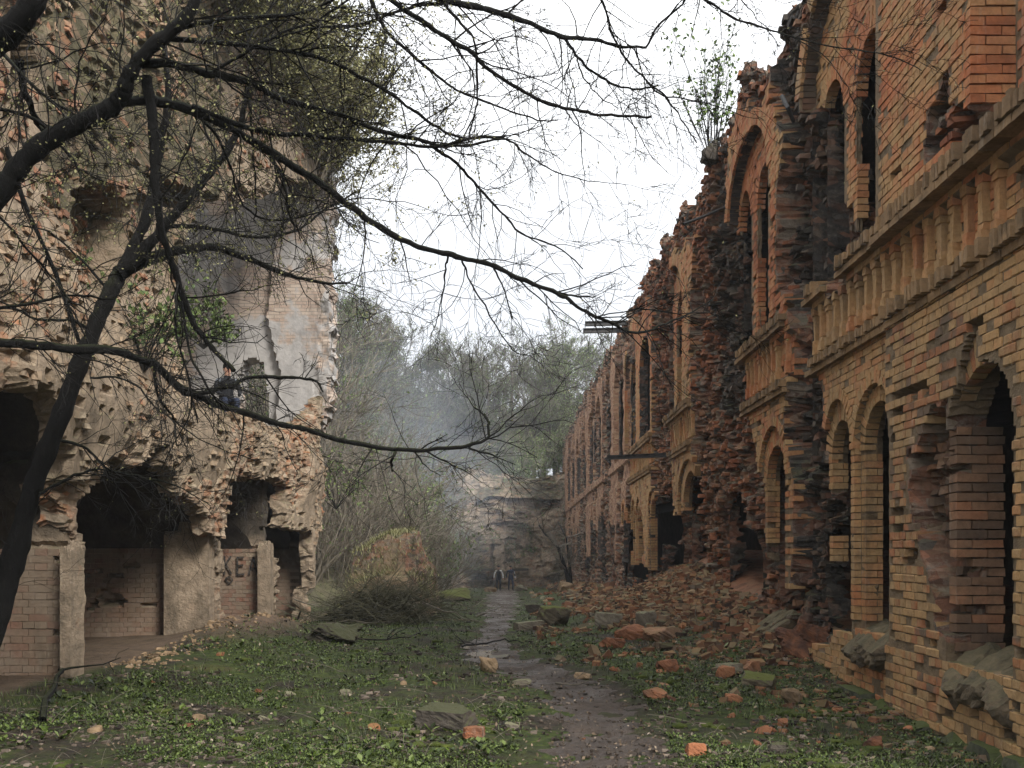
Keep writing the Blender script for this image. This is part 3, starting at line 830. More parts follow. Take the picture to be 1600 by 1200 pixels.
for a, b, z0, zs, ri, d in WIN:
    if a > 36: continue
    if a > 8: jamb(mb_b, b, z0 + 0.05, {12.92: 4.55, 17.8: 4.3}.get(b, zs - 0.75 if z0 > 3 else zs + 0.04), d, d + (0.15 if z0 > 3 else 0.2), 181)
    else: jamb(mb_red, b + 0.02, z0 + 0.05, zs + 0.1, 0.0, 0.42, 181, 0.05, False)
    voussoirs(mb_b, a, b, zs, ri, d, d + 0.13, 0.25)
for a, b, z0, zs, ri, d in REC:
    if a > 36: continue
    jamb(mb_b, b, z0 + 0.05, zs + (-0.5 if z0 > 3 else 0.04), 0.0, d + 0.02, 183, 0.02)
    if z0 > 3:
        voussoirs(mb_dark, a, b, zs, ri, 0.045, d + 0.03, 0.1, inward=0.025)  # near-black bricks line the undersides of the upper recess arches
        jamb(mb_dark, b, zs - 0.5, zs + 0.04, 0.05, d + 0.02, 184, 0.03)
    voussoirs(mb_b, a, b, zs, ri, 0.0, d + 0.04, 0.25 if d > 0.1 else 0.13, inward=0.004)
jamb(mb_b, 8.25, 3.36, 8.0, 0.0, 0.4, 185, 0.03)
tag(under(mb_b.obj('brickwork', M_brick, RW), RW_off), kind='stuff')
tag(under(mb_red.obj('broken_jamb', M_redbrick, RW), RW_off), kind='stuff')
tag(under(mb_dark.obj('dark_arch_soffit', M_blackbrick, RW), RW_off), kind='stuff')
# broken inner bricks left standing in the ruined strips
def inner_bricks():
    rg = np.random.default_rng(191); A = []; B = []
    for (y0, y1, pr) in ((6.3, 13.6, 0.62), (13.6, 22, 0.5), (22, 34, 0.4)):
        for par in (0, 1):
            L = 0.24 if par == 0 else 0.14
            ks = np.arange(-20, 104); ks = ks[ks % 2 == par]; is_ = np.arange(int(y0 / L), int(y1 / L))
            Kk, I = np.meshgrid(ks, is_, indexing='ij'); Kk = Kk.ravel(); I = I.ravel()
            U = (I + .5) * L + rg.uniform(-.03, .03, len(I)); V = (Kk + .5) * CH + rg.uniform(-.008, .008, len(I))
            ok = ruinR(U, V) & ~voidR(U, V) & ~voidR(U + .1, V) & ~voidR(U - .1, V) & (V < topR(U) - 0.02) & (rg.random(len(U)) < pr)
            U, V = U[ok], V[ok]; D = depthR(U, V); px, py = rpx(U, V)
            dk = np.zeros(len(U), bool)
            for q in DARKP: dk |= pip(px, py, q)
            hl = L * 0.5 * rg.uniform(0.45, 1.0, len(U)); hd = rg.uniform(0.04, 0.1, len(U))
            c = np.stack([U, V, D + hd * rg.uniform(0.0, 1.0, len(U)) - 0.02], 1); h = np.stack([hl, CH * 0.5 * rg.uniform(0.6, 0.95, len(U)), hd], 1)
            A.append((c[~dk], h[~dk])); B.append((c[dk], h[dk]))
    m = MB(); boxes(m, np.concatenate([a for a, b in A]), np.concatenate([b for a, b in A]), RWm, 0.016, 0, 192)
    tag(under(m.obj('broken_bricks', M_redbrick, RW), RW_off), kind='stuff')
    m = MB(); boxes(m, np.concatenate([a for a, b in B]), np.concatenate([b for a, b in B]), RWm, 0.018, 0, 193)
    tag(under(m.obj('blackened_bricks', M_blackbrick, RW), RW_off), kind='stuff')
inner_bricks()

# ledges of bricks on edge, two rows, and the balusters between them
mb = MB(); LEDGE = []
def ledge(y0, y1, zlo, zhi, prot, seed):
    rg = random.Random(seed)
    y = y0
    while y < y1:
        wd = 0.085
        zz = 0.5 * (zlo + zhi)
        if not ruinR(np.array([y]), np.array([zz]))[0] and rg.random() > 0.03:
            pr = prot + rg.uniform(-.03, .012); lo = zlo + rg.uniform(-.012, .012); hi = zhi + rg.uniform(-.022, .01)
            if rg.random() < 0.08: hi -= 0.05; pr -= 0.04
            LEDGE.append((y + wd / 2, 0.5 * (lo + hi), 0.5 * (0.2 - pr), wd / 2 - .014, 0.5 * (hi - lo), 0.5 * (0.2 + pr)))
        y += wd
ledge(6.4, 8.45, 3.17, 3.31, 0.18, 1); ledge(8.45, 9.93, 3.17, 3.31, 0.16, 2); ledge(9.93, 34, 3.2, 3.32, 0.12, 3)
ledge(6.4, 9.85, 2.26, 2.4, 0.17, 4); ledge(9.85, 34, 2.27, 2.38, 0.11, 5)
LEDGE.sort(key=lambda t: t[0])
ln = [t for t in LEDGE if t[0] > 7.3]; lr = [t for t in LEDGE if t[0] <= 7.3]
variants = {}
for t in ln[:160]:
    key = (round(t[4], 2), round(t[5], 2), random.randrange(2))
    if key not in variants:
        m = MB(); boxes(m, [[0, 0, 0]], [[t[5], t[3], t[4]]], None, 0.006, 0, len(variants) + 3); variants[key] = m.mesh('ledge_brick', M_ledge)
    o = link('ledge_brick', variants[key], RW); o.location = Vector((XR + t[2], t[0], t[1])) - RW_off
oth = ln[160:] + lr
boxes(mb, np.array([t[:3] for t in oth]), np.array([t[3:] for t in oth]), RWm, 0.006, 0, 9)
# a flat cover course under each row
for (y0, y1, z, pr) in ((6.4, 9.93, 3.125, 0.15), (9.93, 34, 3.155, 0.08), (6.4, 9.85, 2.215, 0.1), (9.85, 34, 2.225, 0.06)):
    yy = np.arange(y0, y1, BL); zz = np.full_like(yy, z)
    ok = ~ruinR(yy, zz)
    yy, zz = yy[ok], zz[ok]
    boxes(mb, np.stack([yy + BL / 2, zz, np.full_like(yy, 0.5 * (0.2 - pr))], 1), [[BL / 2 - .006, 0.034, 0.5 * (0.2 + pr)]] , RWm, 0.005, 0, int(z * 100))
tag(under(mb.obj('ledge', M_ledge, RW), RW_off), kind='stuff')
BAL = []
for s in range(4):
    m = MB(); rg = np.random.default_rng(s)
    segs = [(0.065, 0.06, 0.05, 0.0), (0.055, 0.048, 0.035, 0.085), (0.045, 0.036, 0.13, 0.25), (0.056, 0.05, 0.03, 0.41), (0.07, 0.066, 0.05, 0.49)]
    for hx, hy, hz, zc in segs:
        boxes(m, [[0 + rg.uniform(-.006, .006), rg.uniform(-.008, .008), zc + 0.05]], [[hx * 0.8, hy * (0.9 if hx > .05 else 1.15), hz]], None, 0.007, 0, s * 9 + int(zc * 100))
    BAL.append(m.mesh('baluster', M_brick))
y = 7.0; nb = 0
while y < 34:
    if not ruinR(np.array([y]), np.array([2.75]))[0] and random.random() > 0.07:
        o = link('baluster', BAL[nb % 4], RW); o.location = Vector((XR + 0.062, y, 2.47)) - RW_off
        o.rotation_euler.z = random.uniform(-.05, .05); nb += 1
    y += 0.27
# sloping broken sills and the mossy plinth
def lump(hx, hy, hz, seed, amp=0.25, lev=10, blocky=False):
    """irregular block: a subdivided box pushed about by noise"""
    t = np.linspace(-1, 1, lev)
    rg = np.random.default_rng(abs(int(seed)))
    Vs = []; Fs = []; n0 = 0
    for ax in range(3):
        for sg in (-1, 1):
            A, B = np.meshgrid(t, t, indexing='ij')
            p = np.zeros(A.shape + (3,)); p[..., ax] = sg; p[..., (ax + 1) % 3] = A; p[..., (ax + 2) % 3] = B
            Vs.append(p.reshape(-1, 3)); id_ = np.arange(lev * lev).reshape(lev, lev) + n0
            q = np.stack([id_[:-1, :-1], id_[1:, :-1], id_[1:, 1:], id_[:-1, 1:]], -1).reshape(-1, 4)
            Fs.append(q if sg > 0 else q[:, ::-1]); n0 += lev * lev
    V = np.concatenate(Vs); F = np.concatenate(Fs)
    key = np.round(V * 1000).astype(np.int64); _, first_i, inv = np.unique(key, axis=0, return_index=True, return_inverse=True)
    V = V[first_i]; F = inv.reshape(-1)[F]
    # round the corners a little, cut by random planes, then noise
    l = np.linalg.norm(V, axis=1, keepdims=True); V = V * (1 - (0.06 if blocky else 0.18) * (l - 1) / 0.732)
    for _ in range(3 if blocky else 6):
        n = rg.normal(size=3); n /= np.linalg.norm(n); d = rg.uniform(1.05, 1.35) if blocky else rg.uniform(0.7, 1.0)
        s = V @ n - d; V = V - np.maximum(s, 0)[:, None] * n
    o = rg.uniform(0, 50)
    nz = fbm(V[:, 0] * 1.6 + V[:, 2] * 1.1 + o, V[:, 1] * 1.6 - V[:, 2] * 0.9, 3, seed)
    V = V * (1 + amp * nz[:, None])
    hid, e = worley(V[:, 0] * 2 + V[:, 2] + o, V[:, 1] * 2 - V[:, 2], seed)
    V = V * (1 + amp * 0.35 * (hid[:, None] - 0.5))
    V = V * (1 + 0.07 * fbm(V[:, :1] * 5 + V[:, 2:] * 3 + o, V[:, 1:2] * 5 - V[:, 2:] * 3, 3, seed + 3))
    return V * np.array([hx, hy, hz]), F
mb = MB()
for (y0, y1, zc) in ((9.95, 11.0, -1.02), (7.3, 8.55, -1.05), (14.2, 15.3, -1.2)):
    for k in range(3):
        V, F = lump(0.32, (y1 - y0) / 5.2, 0.16, 300 + k + int(y0 * 10), 0.3, 8)
        c_, s_ = math.cos(0.55), math.sin(0.55)
        V = np.stack([V[:, 0] * c_ - V[:, 2] * s_, V[:, 1], V[:, 0] * s_ + V[:, 2] * c_], 1)
        mb.add(V + np.array([XR + 0.12, y0 + (k + .5) * (y1 - y0) / 3, zc]), F)
under(mb.obj('broken_sill', M_sill, RW), RW_off)
mb = MB()
y = 6.0
while y < 11.2:
    L = random.uniform(0.5, 0.9)
    V, F = lump(0.3, L / 2 - 0.01, 0.36, int(y * 40), 0.07, 8)
    V = np.clip(V, [-0.26, -L / 2 + .008, -.4], [0.26, L / 2 - .008, 0.3])
    m = MB(); m.add(V + np.array([XR + 0.08, y + L / 2, -1.82 + 0.01 * random.random()]), F)
    under(m.obj('plinth_stone', M_plinth, RW), RW_off); y += L

# ------------------------------------------------------------------ LEFT RUIN
XL = -4.9
KL = -XL * FPX
def LWm(u, v, d): return XL - d, u, v
def lpx(u, v): return VX - KL / u, VY - FPX * v / u
LV_OPEN = [[(-400, 560), (0, 600), (38, 612), (62, 655), (82, 690), (98, 725), (106, 800), (125, 860), (125, 1100), (-400, 1400)],
           [(118, 1100), (118, 870), (128, 835), (147, 785), (166, 745), (185, 722), (205, 730), (222, 700), (240, 688), (250, 700), (252, 730), (268, 742), (290, 775), (316, 795), (322, 830), (345, 848), (345, 1060)],
           [(336, 1050), (338, 850), (346, 830), (349, 760), (356, 742), (372, 737), (402, 742), (438, 752), (446, 760), (441, 800), (437, 818), (455, 824), (470, 823), (470, 850), (425, 870), (425, 1030)],
           [(428, 1030), (428, 858), (436, 840), (462, 826), (478, 832), (480, 1020)],
           [(298, 640), (296, 520), (300, 420), (318, 350), (345, 318), (375, 300), (420, 310), (455, 285), (500, 282), (512, 300), (516, 400), (517, 600), (500, 640), (470, 668), (420, 664), (380, 648), (330, 660)]]
LV_REC = [[(140, 300), (165, 285), (215, 290), (238, 335), (236, 450), (200, 460), (135, 450)], [(45, 55), (80, 50), (92, 100), (92, 140), (50, 150)], [(255, 270), (330, 300), (330, 330), (260, 320)]]
def endL(v): return np.interp(v, [-2.5, 0.0, 0.8, 2.2, 2.9, 4.0, 8.0, 10.5], [22.5, 23.0, 24.1, 24.3, 24.4, 25.3, 25.8, 26.3])
def voidL(U, V):
    j = fbm(U * 1.9, V * 1.9, 3, 210) * 0.25; j2 = fbm(U * 1.9 + 31, V * 1.9, 3, 212) * 0.22
    px, py = lpx(U + j, V + j2)
    v = np.zeros(U.shape, bool)
    for p in LV_OPEN: v |= pip(px, py, p)
    v |= U > endL(V) + 0.35 * fbm(V * 1.2, 0 * V, 4, 214)
    v |= V > 10.2 + 0.5 * vn(U * 0.9, 0 * U, 216) + 0.25 * vn(U * 3.1, 0 * U, 217)
    return v
def terr(x, n, w_=0.25):
    """terraced noise: flat faces parted by steep breaks"""
    y = x * n; f = np.floor(y); return (f + sstep(0.5 - w_, 0.5 + w_, y - f)) / n
def intactL(U, V):
    """patches of the facade that still keep a flat face"""
    px, py = lpx(U, V); j = 22 * fbm(U * 1.3, V * 1.3, 3, 233)
    m = pip(px + j, py + j, [(0, 60), (60, 40), (130, 60), (160, 140), (140, 260), (135, 500), (60, 540), (0, 520)])
    m |= pip(px + j, py + j, [(235, 300), (300, 330), (300, 520), (285, 620), (240, 600), (236, 450)])
    m |= fbm(U * 0.8 + 3, V * 0.6, 3, 235) > 0.16
    m |= pip(px + j, py + j, [(150, 130), (520, 235), (520, 300), (430, 300), (330, 300), (240, 270), (160, 270)])
    return m
def depthL(U, V):
    big = terr(fbm(U * 0.5, V * 0.4, 4, 226), 3.0) * 0.28
    med = terr(fbm(U * 1.6, V * 0.9, 3, 228), 4.0) * 0.11
    U = U + 1e-4; V = V + 1e-4
    k, i, L, off = brick_cell(U, V)
    b = np.array([0.0, 0.02, 0.04, 0.075])[(h2(k, i, 229) * 3.99).astype(int)]
    fine = 0.07 * fbm(U * 5, V * 0.9, 3, 231)
    d = big + med + b + fine
    it = intactL(U, V)
    d = np.where(it, 0.3 * fbm(U * 0.3, V * 0.25, 2, 226) - 0.04 + 0.012 * fbm(U * 4, V * 4, 3, 232) + 0.07 * (h2(k, i, 229) > 0.9), d)
    d = d - 0.14 * np.exp(-((V - 1.7) / 0.6) ** 2) + 0.25 * sstep(2.4, 4.0, V)
    px, py = lpx(U, V)
    for p in LV_REC: d = d + 0.55 * pip(px, py, p)
    return d
def colL(U, V):
    n = fbm(U * 0.7, V * 0.7, 4, 230)
    ru = np.clip(0.55 + 0.9 * n, 0, 1) * (1 - 0.8 * intactL(U, V))
    dk = np.clip(0.85 * sstep(2.6, 4.6, V) * sstep(20, 15, U) + 0.25 * sstep(4.5, 7, V) + 0.9 * n - 0.1, 0, 1)
    return np.stack([ru, dk, 0 * ru], -1)
LR = empty('ruined_casemate_building', (-6.5, 17, -1.5))
tag(LR, 'tall ruined masonry building with broken vaulted openings on the left', 'ruin')
LR_off = Vector((-6.5, 17, -1.5))
mb = MB()
sheet(mb, np.concatenate([np.arange(200, 504) * 0.03375, np.arange(252, 407) * 0.0675]), np.arange(-60, 270) * 0.04, depthL, voidL, LWm, 0.3, 3, 0.06, colL, 240, True)
under(mb.obj('wall_core', M_leftcore, LR, colour=True), LR_off)

def left_bricks():
    rg = np.random.default_rng(245); N = 6500; U = rg.uniform(8, 26, N); V = rg.uniform(-1.6, 9.6, N)
    V = (np.floor(V / CH) + .5) * CH
    ok = ~voidL(U, V) & ~voidL(U + .12, V) & ~voidL(U - .12, V) & (fbm(U * .7, V * .7, 3, 246) > -.12 + 0.22 * sstep(3.0, 4.5, V)); U, V = U[ok], V[ok]; n = len(U); D = depthL(U, V)
    hd = rg.uniform(.02, .055, n); m = MB()
    boxes(m, np.stack([U, V, D + hd * rg.uniform(-.3, .9, n)], 1), np.stack([rg.uniform(.025, .075, n), CH * .5 * rg.uniform(.5, .9, n), hd], 1), LWm, 0.015, 0, 247)
    tag(under(m.obj('broken_bricks', M_palebrick, LR), LR_off), kind='stuff')
left_bricks()
# cross walls
CW = [(10.9, -1.9, 2.3, 0.0), (16.2, -2.0, 2.3, 0.0), (19.5, -2.1, 2.2, 0.05), (23.2, -2.2, 2.2, 0.0)]
mb_b = MB(); nearL = []
for ci, (yc, z0, z1, sk) in enumerate(CW):
    def cm(u, v, d, yc=yc): return u, yc + d, v
    def edge(v, ci=ci): return -4.96 - 0.03 * ci + 0.05 * vn(v * 1.3, 0 * v, 250 + ci) * (ci > 0) - (0.2 * sstep(-0.1, 0.5, v) if ci < 2 else 0.1)
    def cvoid(U, V): return U > edge(V)
    def cmiss(k, i): return h2(k, i, 260) < 0.03
    def holes(U, V, ci=ci):
        if ci == 1:
            px = VX + FPX * U / 16.2; py = VY - FPX * V / 16.2
            j = 6 * fbm(U * 3, V * 3, 3, 262)
            return pip(px + j, py + j, [(128, 955), (155, 925), (150, 940), (152, 952)]) | pip(px + j, py + j, [(153, 922), (165, 905), (180, 925), (192, 935), (196, 948), (153, 950)]) | pip(px, py, [(163, 902), (176, 902), (174, 920), (166, 920)]) | pip(px, py, [(212, 972), (222, 974), (219, 982), (212, 980)]) | pip(px, py, [(258, 860), (268, 862), (270, 945), (262, 938)])
        return np.zeros(np.shape(U), bool)
    def cdepth(U, V):
        k, i, L, off = brick_cell(U, V)
        line = (np.abs(V - 0.02) < 0.03).astype(float)
        d = 0.012 + 0.008 * fbm(U * 8, V * 8, 2, 264) + 0.09 * cmiss(k, i) + 0.16 * holes(U, V) + 0.06 * line
        crack = np.abs(V + 0.85 + 0.12 * fbm(U * 1.5, 0 * U, 3, 266)) < 0.022
        if ci < 2: d = d + 0.08 * crack
        return np.where(V > 0.06, d + 0.03 * fbm(U * 3, V * 3, 3, 268), d)
    def ccol(U, V): return np.stack([0.35 + 0.3 * fbm(U, V, 3, 270), 0 * U, np.clip(0.92 * sstep(-0.02, 0.3, V + 0.15 * fbm(U * 2, V * 2, 3, 271)) + 0.55 * (ci == 3), 0, 1)], -1)  # third channel darkens the wall above the springing line, last wall darker overall
    m2 = MB()
    sheet(m2, np.arange(-10.6, -4.8, 0.045 if ci < 2 else 0.06), np.arange(z0, z1, 0.045 if ci < 2 else 0.06), cdepth, cvoid, cm, 0.42, 3, 0.03, ccol, 272 + ci)
    under(m2.obj('cross_wall', M_leftcore, LR, colour=True), LR_off)
    # whitewashed bricks
    for par in (0, 1):
        ks = np.array([k for k in range(int(z0 / CH), 0 if ci < 3 else -6) if k % 2 == par])
        L = BL if par == 0 else BL * 0.5; off = 0.0 if par == 0 else 0.0675
        is_ = np.arange(int(-10 / L), int(-4.9 / L)); Kk, I = np.meshgrid(ks, is_, indexing='ij'); Kk = Kk.ravel(); I = I.ravel()
        U = (I + .5) * L + off; V = (Kk + .5) * CH
        ok = ~cmiss(Kk, I) & (U + L / 2 < edge(V) - 0.01) & ~holes(U, V)
        U, V, Kk, I = U[ok], V[ok], Kk[ok], I[ok]
        fr = 0.006 * (h2(Kk, I, 281) - 0.5)
        for j in range(len(U)):
            px = VX + FPX * U[j] / yc; lim = -60 if ci == 0 else (118, 340, 420)[min(ci - 1, 2)]
            vis = (px > max(0, lim)) and ci < 3
            nearL.append(((L / yc ** 2 * 1000) * vis, par, (U[j], yc + fr[j] + 0.03, V[j]), (L / 2 - .0035, 0.03, CH / 2 - .0035)))
nearL.sort(key=lambda t: -t[0])
boxes(mb_b, np.array([t[2] for t in nearL[300:]]), np.array([t[3] for t in nearL[300:]]), None, 0.004, 0, 7)
tag(under(mb_b.obj('brickwork', M_washed, LR), LR_off), kind='stuff')
BW = {}
for par in (0, 1):
    for s in range(4):
        m = MB(); L = BL if par == 0 else BL / 2
        boxes(m, [[0, 0, 0]], [[L / 2 - .0035, 0.03, CH / 2 - .0035]], None, 0.004, 0, 60 + s + par * 9); BW[(par, s)] = m.mesh('brick', M_washed)
for j, t in enumerate(nearL[:300]):
    o = link('brick', BW[(t[1], j % 4)], LR); o.location = Vector(t[2]) - LR_off

# vaults over the casemates, back wall, floors
mb = MB()
bays = [(4.0, 10.9), (11.3, 16.2), (16.6, 19.5), (19.9, 23.2)]
for (y0, y1) in bays:
    t = np.linspace(0, 1, 22); xs = np.linspace(-10.5, -5.35, 16)
    X, T = np.meshgrid(xs, t, indexing='ij'); Yv = y0 + T * (y1 - y0)
    Zv = 0.0 + min(1.5, 0.33 * (y1 - y0)) * np.sin(np.pi * T) ** 0.75 + 0.03 * fbm(X * 2, Yv * 2, 3, 290)
    Xj = X + (X > -5.5) * 0.25 * vn(Yv * 2, 0 * Yv, 291)
    idx = np.arange(X.size).reshape(X.shape)
    mb.add(np.stack([Xj, Yv, Zv], -1), np.stack([idx[:-1, :-1], idx[1:, :-1], idx[1:, 1:], idx[:-1, 1:]], -1).reshape(-1, 4))
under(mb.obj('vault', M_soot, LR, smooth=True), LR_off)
mb = MB()
boxes(mb, [[-10.8, 13.8, 0.0]], [[0.2, 10.0, 2.6]])
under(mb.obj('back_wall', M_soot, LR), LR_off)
mb = MB()    # upper floor and the mass of fill behind the upper facade
boxes(mb, [[-8.2, 15.5, 2.3]], [[2.6, 9.6, 0.28]])
under(mb.obj('upper_floor', M_leftcore, LR), LR_off)
# pilasters on the ends of the cross walls
mb = MB()
for (x, yc, hx, hy, zt) in ((-4.905, 10.86, 0.055, 0.17, 0.02), (-5.35, 16.02, 0.36, 0.14, 0.25), (-4.98, 19.36, 0.12, 0.14, 0.1)):
    V, F = lump(hx * 1.15, hy * 1.15, (zt + 2.2) / 2 * 1.02, int(yc), 0.05, 16, True)
    V = np.clip(V, [-hx, -hy, -9], [hx, hy, 9])
    m = MB(); m.add(V + np.array([x, yc, (zt - 2.2) / 2]), F, 0, (0.25, 0.0, 0.0))
    under(m.obj('pilaster', M_leftcore, LR, colour=True), LR_off)
# arch rings springing from the pilasters
for (x, yc, r, dx) in ((-6.1, 16.05, 0.75, 0.0),):
    mb = MB(); t = np.linspace(0.05, math.pi * 0.62, 9)
    polys = [(np.stack([x + r * np.cos(t) + 0.0 * t, np.full_like(t, yc), 0.2 + r * np.sin(t)], 1), np.full(9, 0.17))]
    tubes(mb, polys, 8)
    under(mb.obj('arch_ring', M_leftcore, LR), LR_off)

# plastered cross wall of the upper storey, facing the camera, with its broken free edge
YU = 25.2
def um(u, v, d): return u, YU + d, v
def uedge(v): return np.interp(v, [2.3, 3.0, 3.6, 5, 7, 9.6, 10.6], [-5.45, -5.2, -4.92, -4.85, -4.86, -4.83, -4.72]) + 0.09 * fbm(v * 2.2, 0 * v, 4, 300)
def uvoid(U, V):
    px = VX + FPX * U / YU; py = VY - FPX * V / YU
    j = 5 * fbm(U * 2, V * 2, 3, 302)
    return (U > uedge(V)) | pip(px + j, py + j, [(372, 655), (374, 590), (382, 566), (398, 558), (412, 568), (418, 600), (420, 655)])
def udepth(U, V):
    px = VX + FPX * U / YU; py = VY - FPX * V / YU
    j = 6 * fbm(U * 2, V * 2, 3, 304)
    return 0.04 * fbm(U * 1.2, V * 1.2, 4, 306) - 0.22 * (pip(px + j, py + j, [(432, 690), (440, 590), (420, 510), (440, 300), (520, 300), (520, 690)])) + 0.1 * fbm(U * 4, V * 4, 3, 307) * (U > uedge(V) - 0.3)
mb = MB()
sheet(mb, np.arange(-10.6, -4.4, 0.06), np.arange(2.2, 10.4, 0.06), udepth, uvoid, um, 0.8, 4, 0.1, None, 308)
under(mb.obj('plastered_cross_wall', M_plaster, LR), LR_off)
def um2(u, v, d): return u, 14.4 + d, v
mb = MB()
sheet(mb, np.arange(-10.6, -5.6, 0.1), np.arange(2.4, 10.0, 0.1), lambda U, V: 0.15 * fbm(U, V, 4, 310), lambda U, V: U > -5.75 + 0.1 * vn(V * 2, 0 * V, 311), um2, 0.6, 3, 0.05, lambda U, V: np.stack([0.3 + 0 * U, 0.3 + 0 * U, 0 * U], -1), 312)
under(mb.obj('cross_wall', M_leftcore, LR, colour=True), LR_off)
mb = MB(); boxes(mb, [[-10.9, 15.5, 6.3]], [[0.2, 10.2, 3.9]]); boxes(mb, [[-8.4, 10.5, 9.6]], [[2.6, 4.5, 0.25]])
under(mb.obj('back_wall', M_leftcore, LR), LR_off)

# graffiti on the third cross wall: КЕА in black strokes standing a hair proud of the wall
def stroke(mb, a, b, w_, yc):
    p0 = np.array(a); p1 = np.array(b); d = p1 - p0; l = np.linalg.norm(d); n = np.array([-d[1], d[0]]) / l * w_ / 2
    q = [p0 - n, p0 + n, p1 - n, p1 + n]; V = []
    for x, z in q:
        for dy in (0.0, 0.01): V.append([x, yc - 0.012 + dy, z])
    mb.add(np.array(V)[[0, 1, 2, 3, 4, 5, 6, 7]], BOXF)
def gp(px, py): return ((px - VX) / FPX * 19.47, (VY - py) / FPX * 19.47)
mb = MB(); k_ = NT('black_spray_paint'); M_spray = k_.done(k_.ramp(k_.noise(k_.pos(), 20, 4), [(0.35, (0.015, 0.014, 0.014)), (0.6, (0.07, 0.058, 0.048)), (0.75, (0.15, 0.115, 0.085))]), 0.7)
for a, b in (((351, 869), (351, 898)), ((361, 869), (352, 883)), ((353, 882), (362, 897)),
             ((371, 870), (371, 898)), ((371, 871), (381, 871)), ((371, 884), (380, 883)), ((371, 898), (382, 897)),
             ((396, 870), (389, 898)), ((396, 870), (402, 898)), ((391, 888), (401, 888))):
    stroke(mb, gp(*a), gp(*b), 0.034, 19.47)
for a, b in (((352, 905), (358, 901)), ((358, 901), (364, 906)), ((364, 906), (358, 912)), ((358, 912), (352, 905))):
    stroke(mb, gp(*a), gp(*b), 0.03, 19.47)
under(mb.obj('graffiti', M_spray, LR), LR_off)

# ------------------------------------------------------------------ END WALL of the court
YE = 85.0
def em(u, v, d): return u, YE + d, v
def epx(U, V): return VX + FPX * U / YE, VY - FPX * V / YE
E_REC = [([(738, 918), (742, 850), (760, 822), (790, 812), (825, 820), (846, 850), (848, 918)], 0.35), ([(766, 915), (766, 850), (772, 850), (772, 915)], 0.5), ([(788, 905), (788, 840), (806, 840), (806, 905)], 0.35),
         ([(712, 830), (728, 830), (730, 842), (712, 842)], 0.5), ([(738, 790), (760, 778), (860, 782), (874, 780), (874, 795), (760, 796)], 0.55)]
def edepth(U, V):
    px, py = epx(U, V); d = 0.45 * fbm(U * 0.5, V * 0.5, 4, 320) + 0.25 * (worley(U / .6, V / .3, 321)[0] - .5)
    j = 4 * fbm(U * 1.5, V * 1.5, 3, 322)
    for p, a in E_REC: d = d + a * pip(px + j, py + j, p)
    return d + 0.8 * sstep(3.5, 7.0, V)
def evoid(U, V):
    top = np.interp(U, [-12, -8, -7, -5, -2, 2, 6], [2.5, 3.5, 6.0, 7.0, 6.2, 6.0, 6.3]) + 0.6 * fbm(U * .8, 0 * U, 4, 325)
    return (V > top)
def ecol(U, V):
    n = fbm(U * 0.5, V * 0.5, 4, 327); px, py = epx(U, V)
    dk = np.clip(0.45 + 1.4 * n + 0.35 * sstep(3, 5, V), 0, 1)
    return np.stack([np.clip(0.6 + n, 0, 1), dk, np.clip(0.2 + 0.9 * n, 0, 0.8)], -1)
mb = MB(); sheet(mb, np.arange(-13, 6.5, 0.16), np.arange(-4.2, 8.0, 0.14), edepth, evoid, em, 1.6, 3, 0.15, ecol, 330)
EW = mb.obj('ruined_end_wall', M_leftcore, colour=True); tag(EW, 'overgrown ruined masonry wall closing the far end of the court', 'ruined wall')
mb = MB()
def ebrick():
    for (a, b, z) in ((748, 772, 890), (800, 826, 890)):
        x0, x1 = (a - VX) / FPX * YE, (b - VX) / FPX * YE
        boxes(mb, [[(x0 + x1) / 2, YE - 0.15, (VY - z) / FPX * YE]], [[(x1 - x0) / 2, 0.25, 0.09]], None, 0.03)
ebrick(); mb.obj('window_sill', M_darkstone, EW)

exec_marker = 'vegetation'
# ------------------------------------------------------------------ VEGETATION
def unit(v): return v / (np.linalg.norm(v) + 1e-9)

def grow(out, p, d, L, r, lev, rg, wig=0.25, trop=0.0, seg=0.16, nchild=5, ang=(0.5, 1.0), ratio=(0.35, 0.65), rmin=0.004, tips=None, taper=0.7):
    n = int(max(3, min(9, round(L / seg))))
    pts = [np.array(p, float)]; d = unit(np.array(d, float)); dirs = [d]
    for i in range(n):
        d = unit(d + rg.normal(size=3) * wig + np.array([0, 0, trop]))
        pts.append(pts[-1] + d * L / n); dirs.append(d)
    rad = np.linspace(r, max(r * (1 - taper), rmin * 0.7), n + 1)
    out.append((np.array(pts), rad))
    if tips is not None and lev <= 1: tips.append((pts, dirs))
    if lev <= 0: return
    k = max(1, int(nchild + rg.integers(-1, 2)))
    for c in range(k):
        t = rg.uniform(0.25, 1.0) * n; i = min(n - 1, int(t)); f = t - i
        q = pts[i] * (1 - f) + pts[i + 1] * f
        a = rg.uniform(*ang); ax = unit(np.cross(dirs[i], rg.normal(size=3)))
        nd = dirs[i] * math.cos(a) + ax * math.sin(a)
        grow(out, q, nd, L * rg.uniform(*ratio), max(rmin, np.interp(t, [0, n], [rad[0], rad[-1]]) * 0.62), lev - 1, rg, wig * 1.1, trop, seg * 0.7, nchild, ang, ratio, rmin, tips, taper)

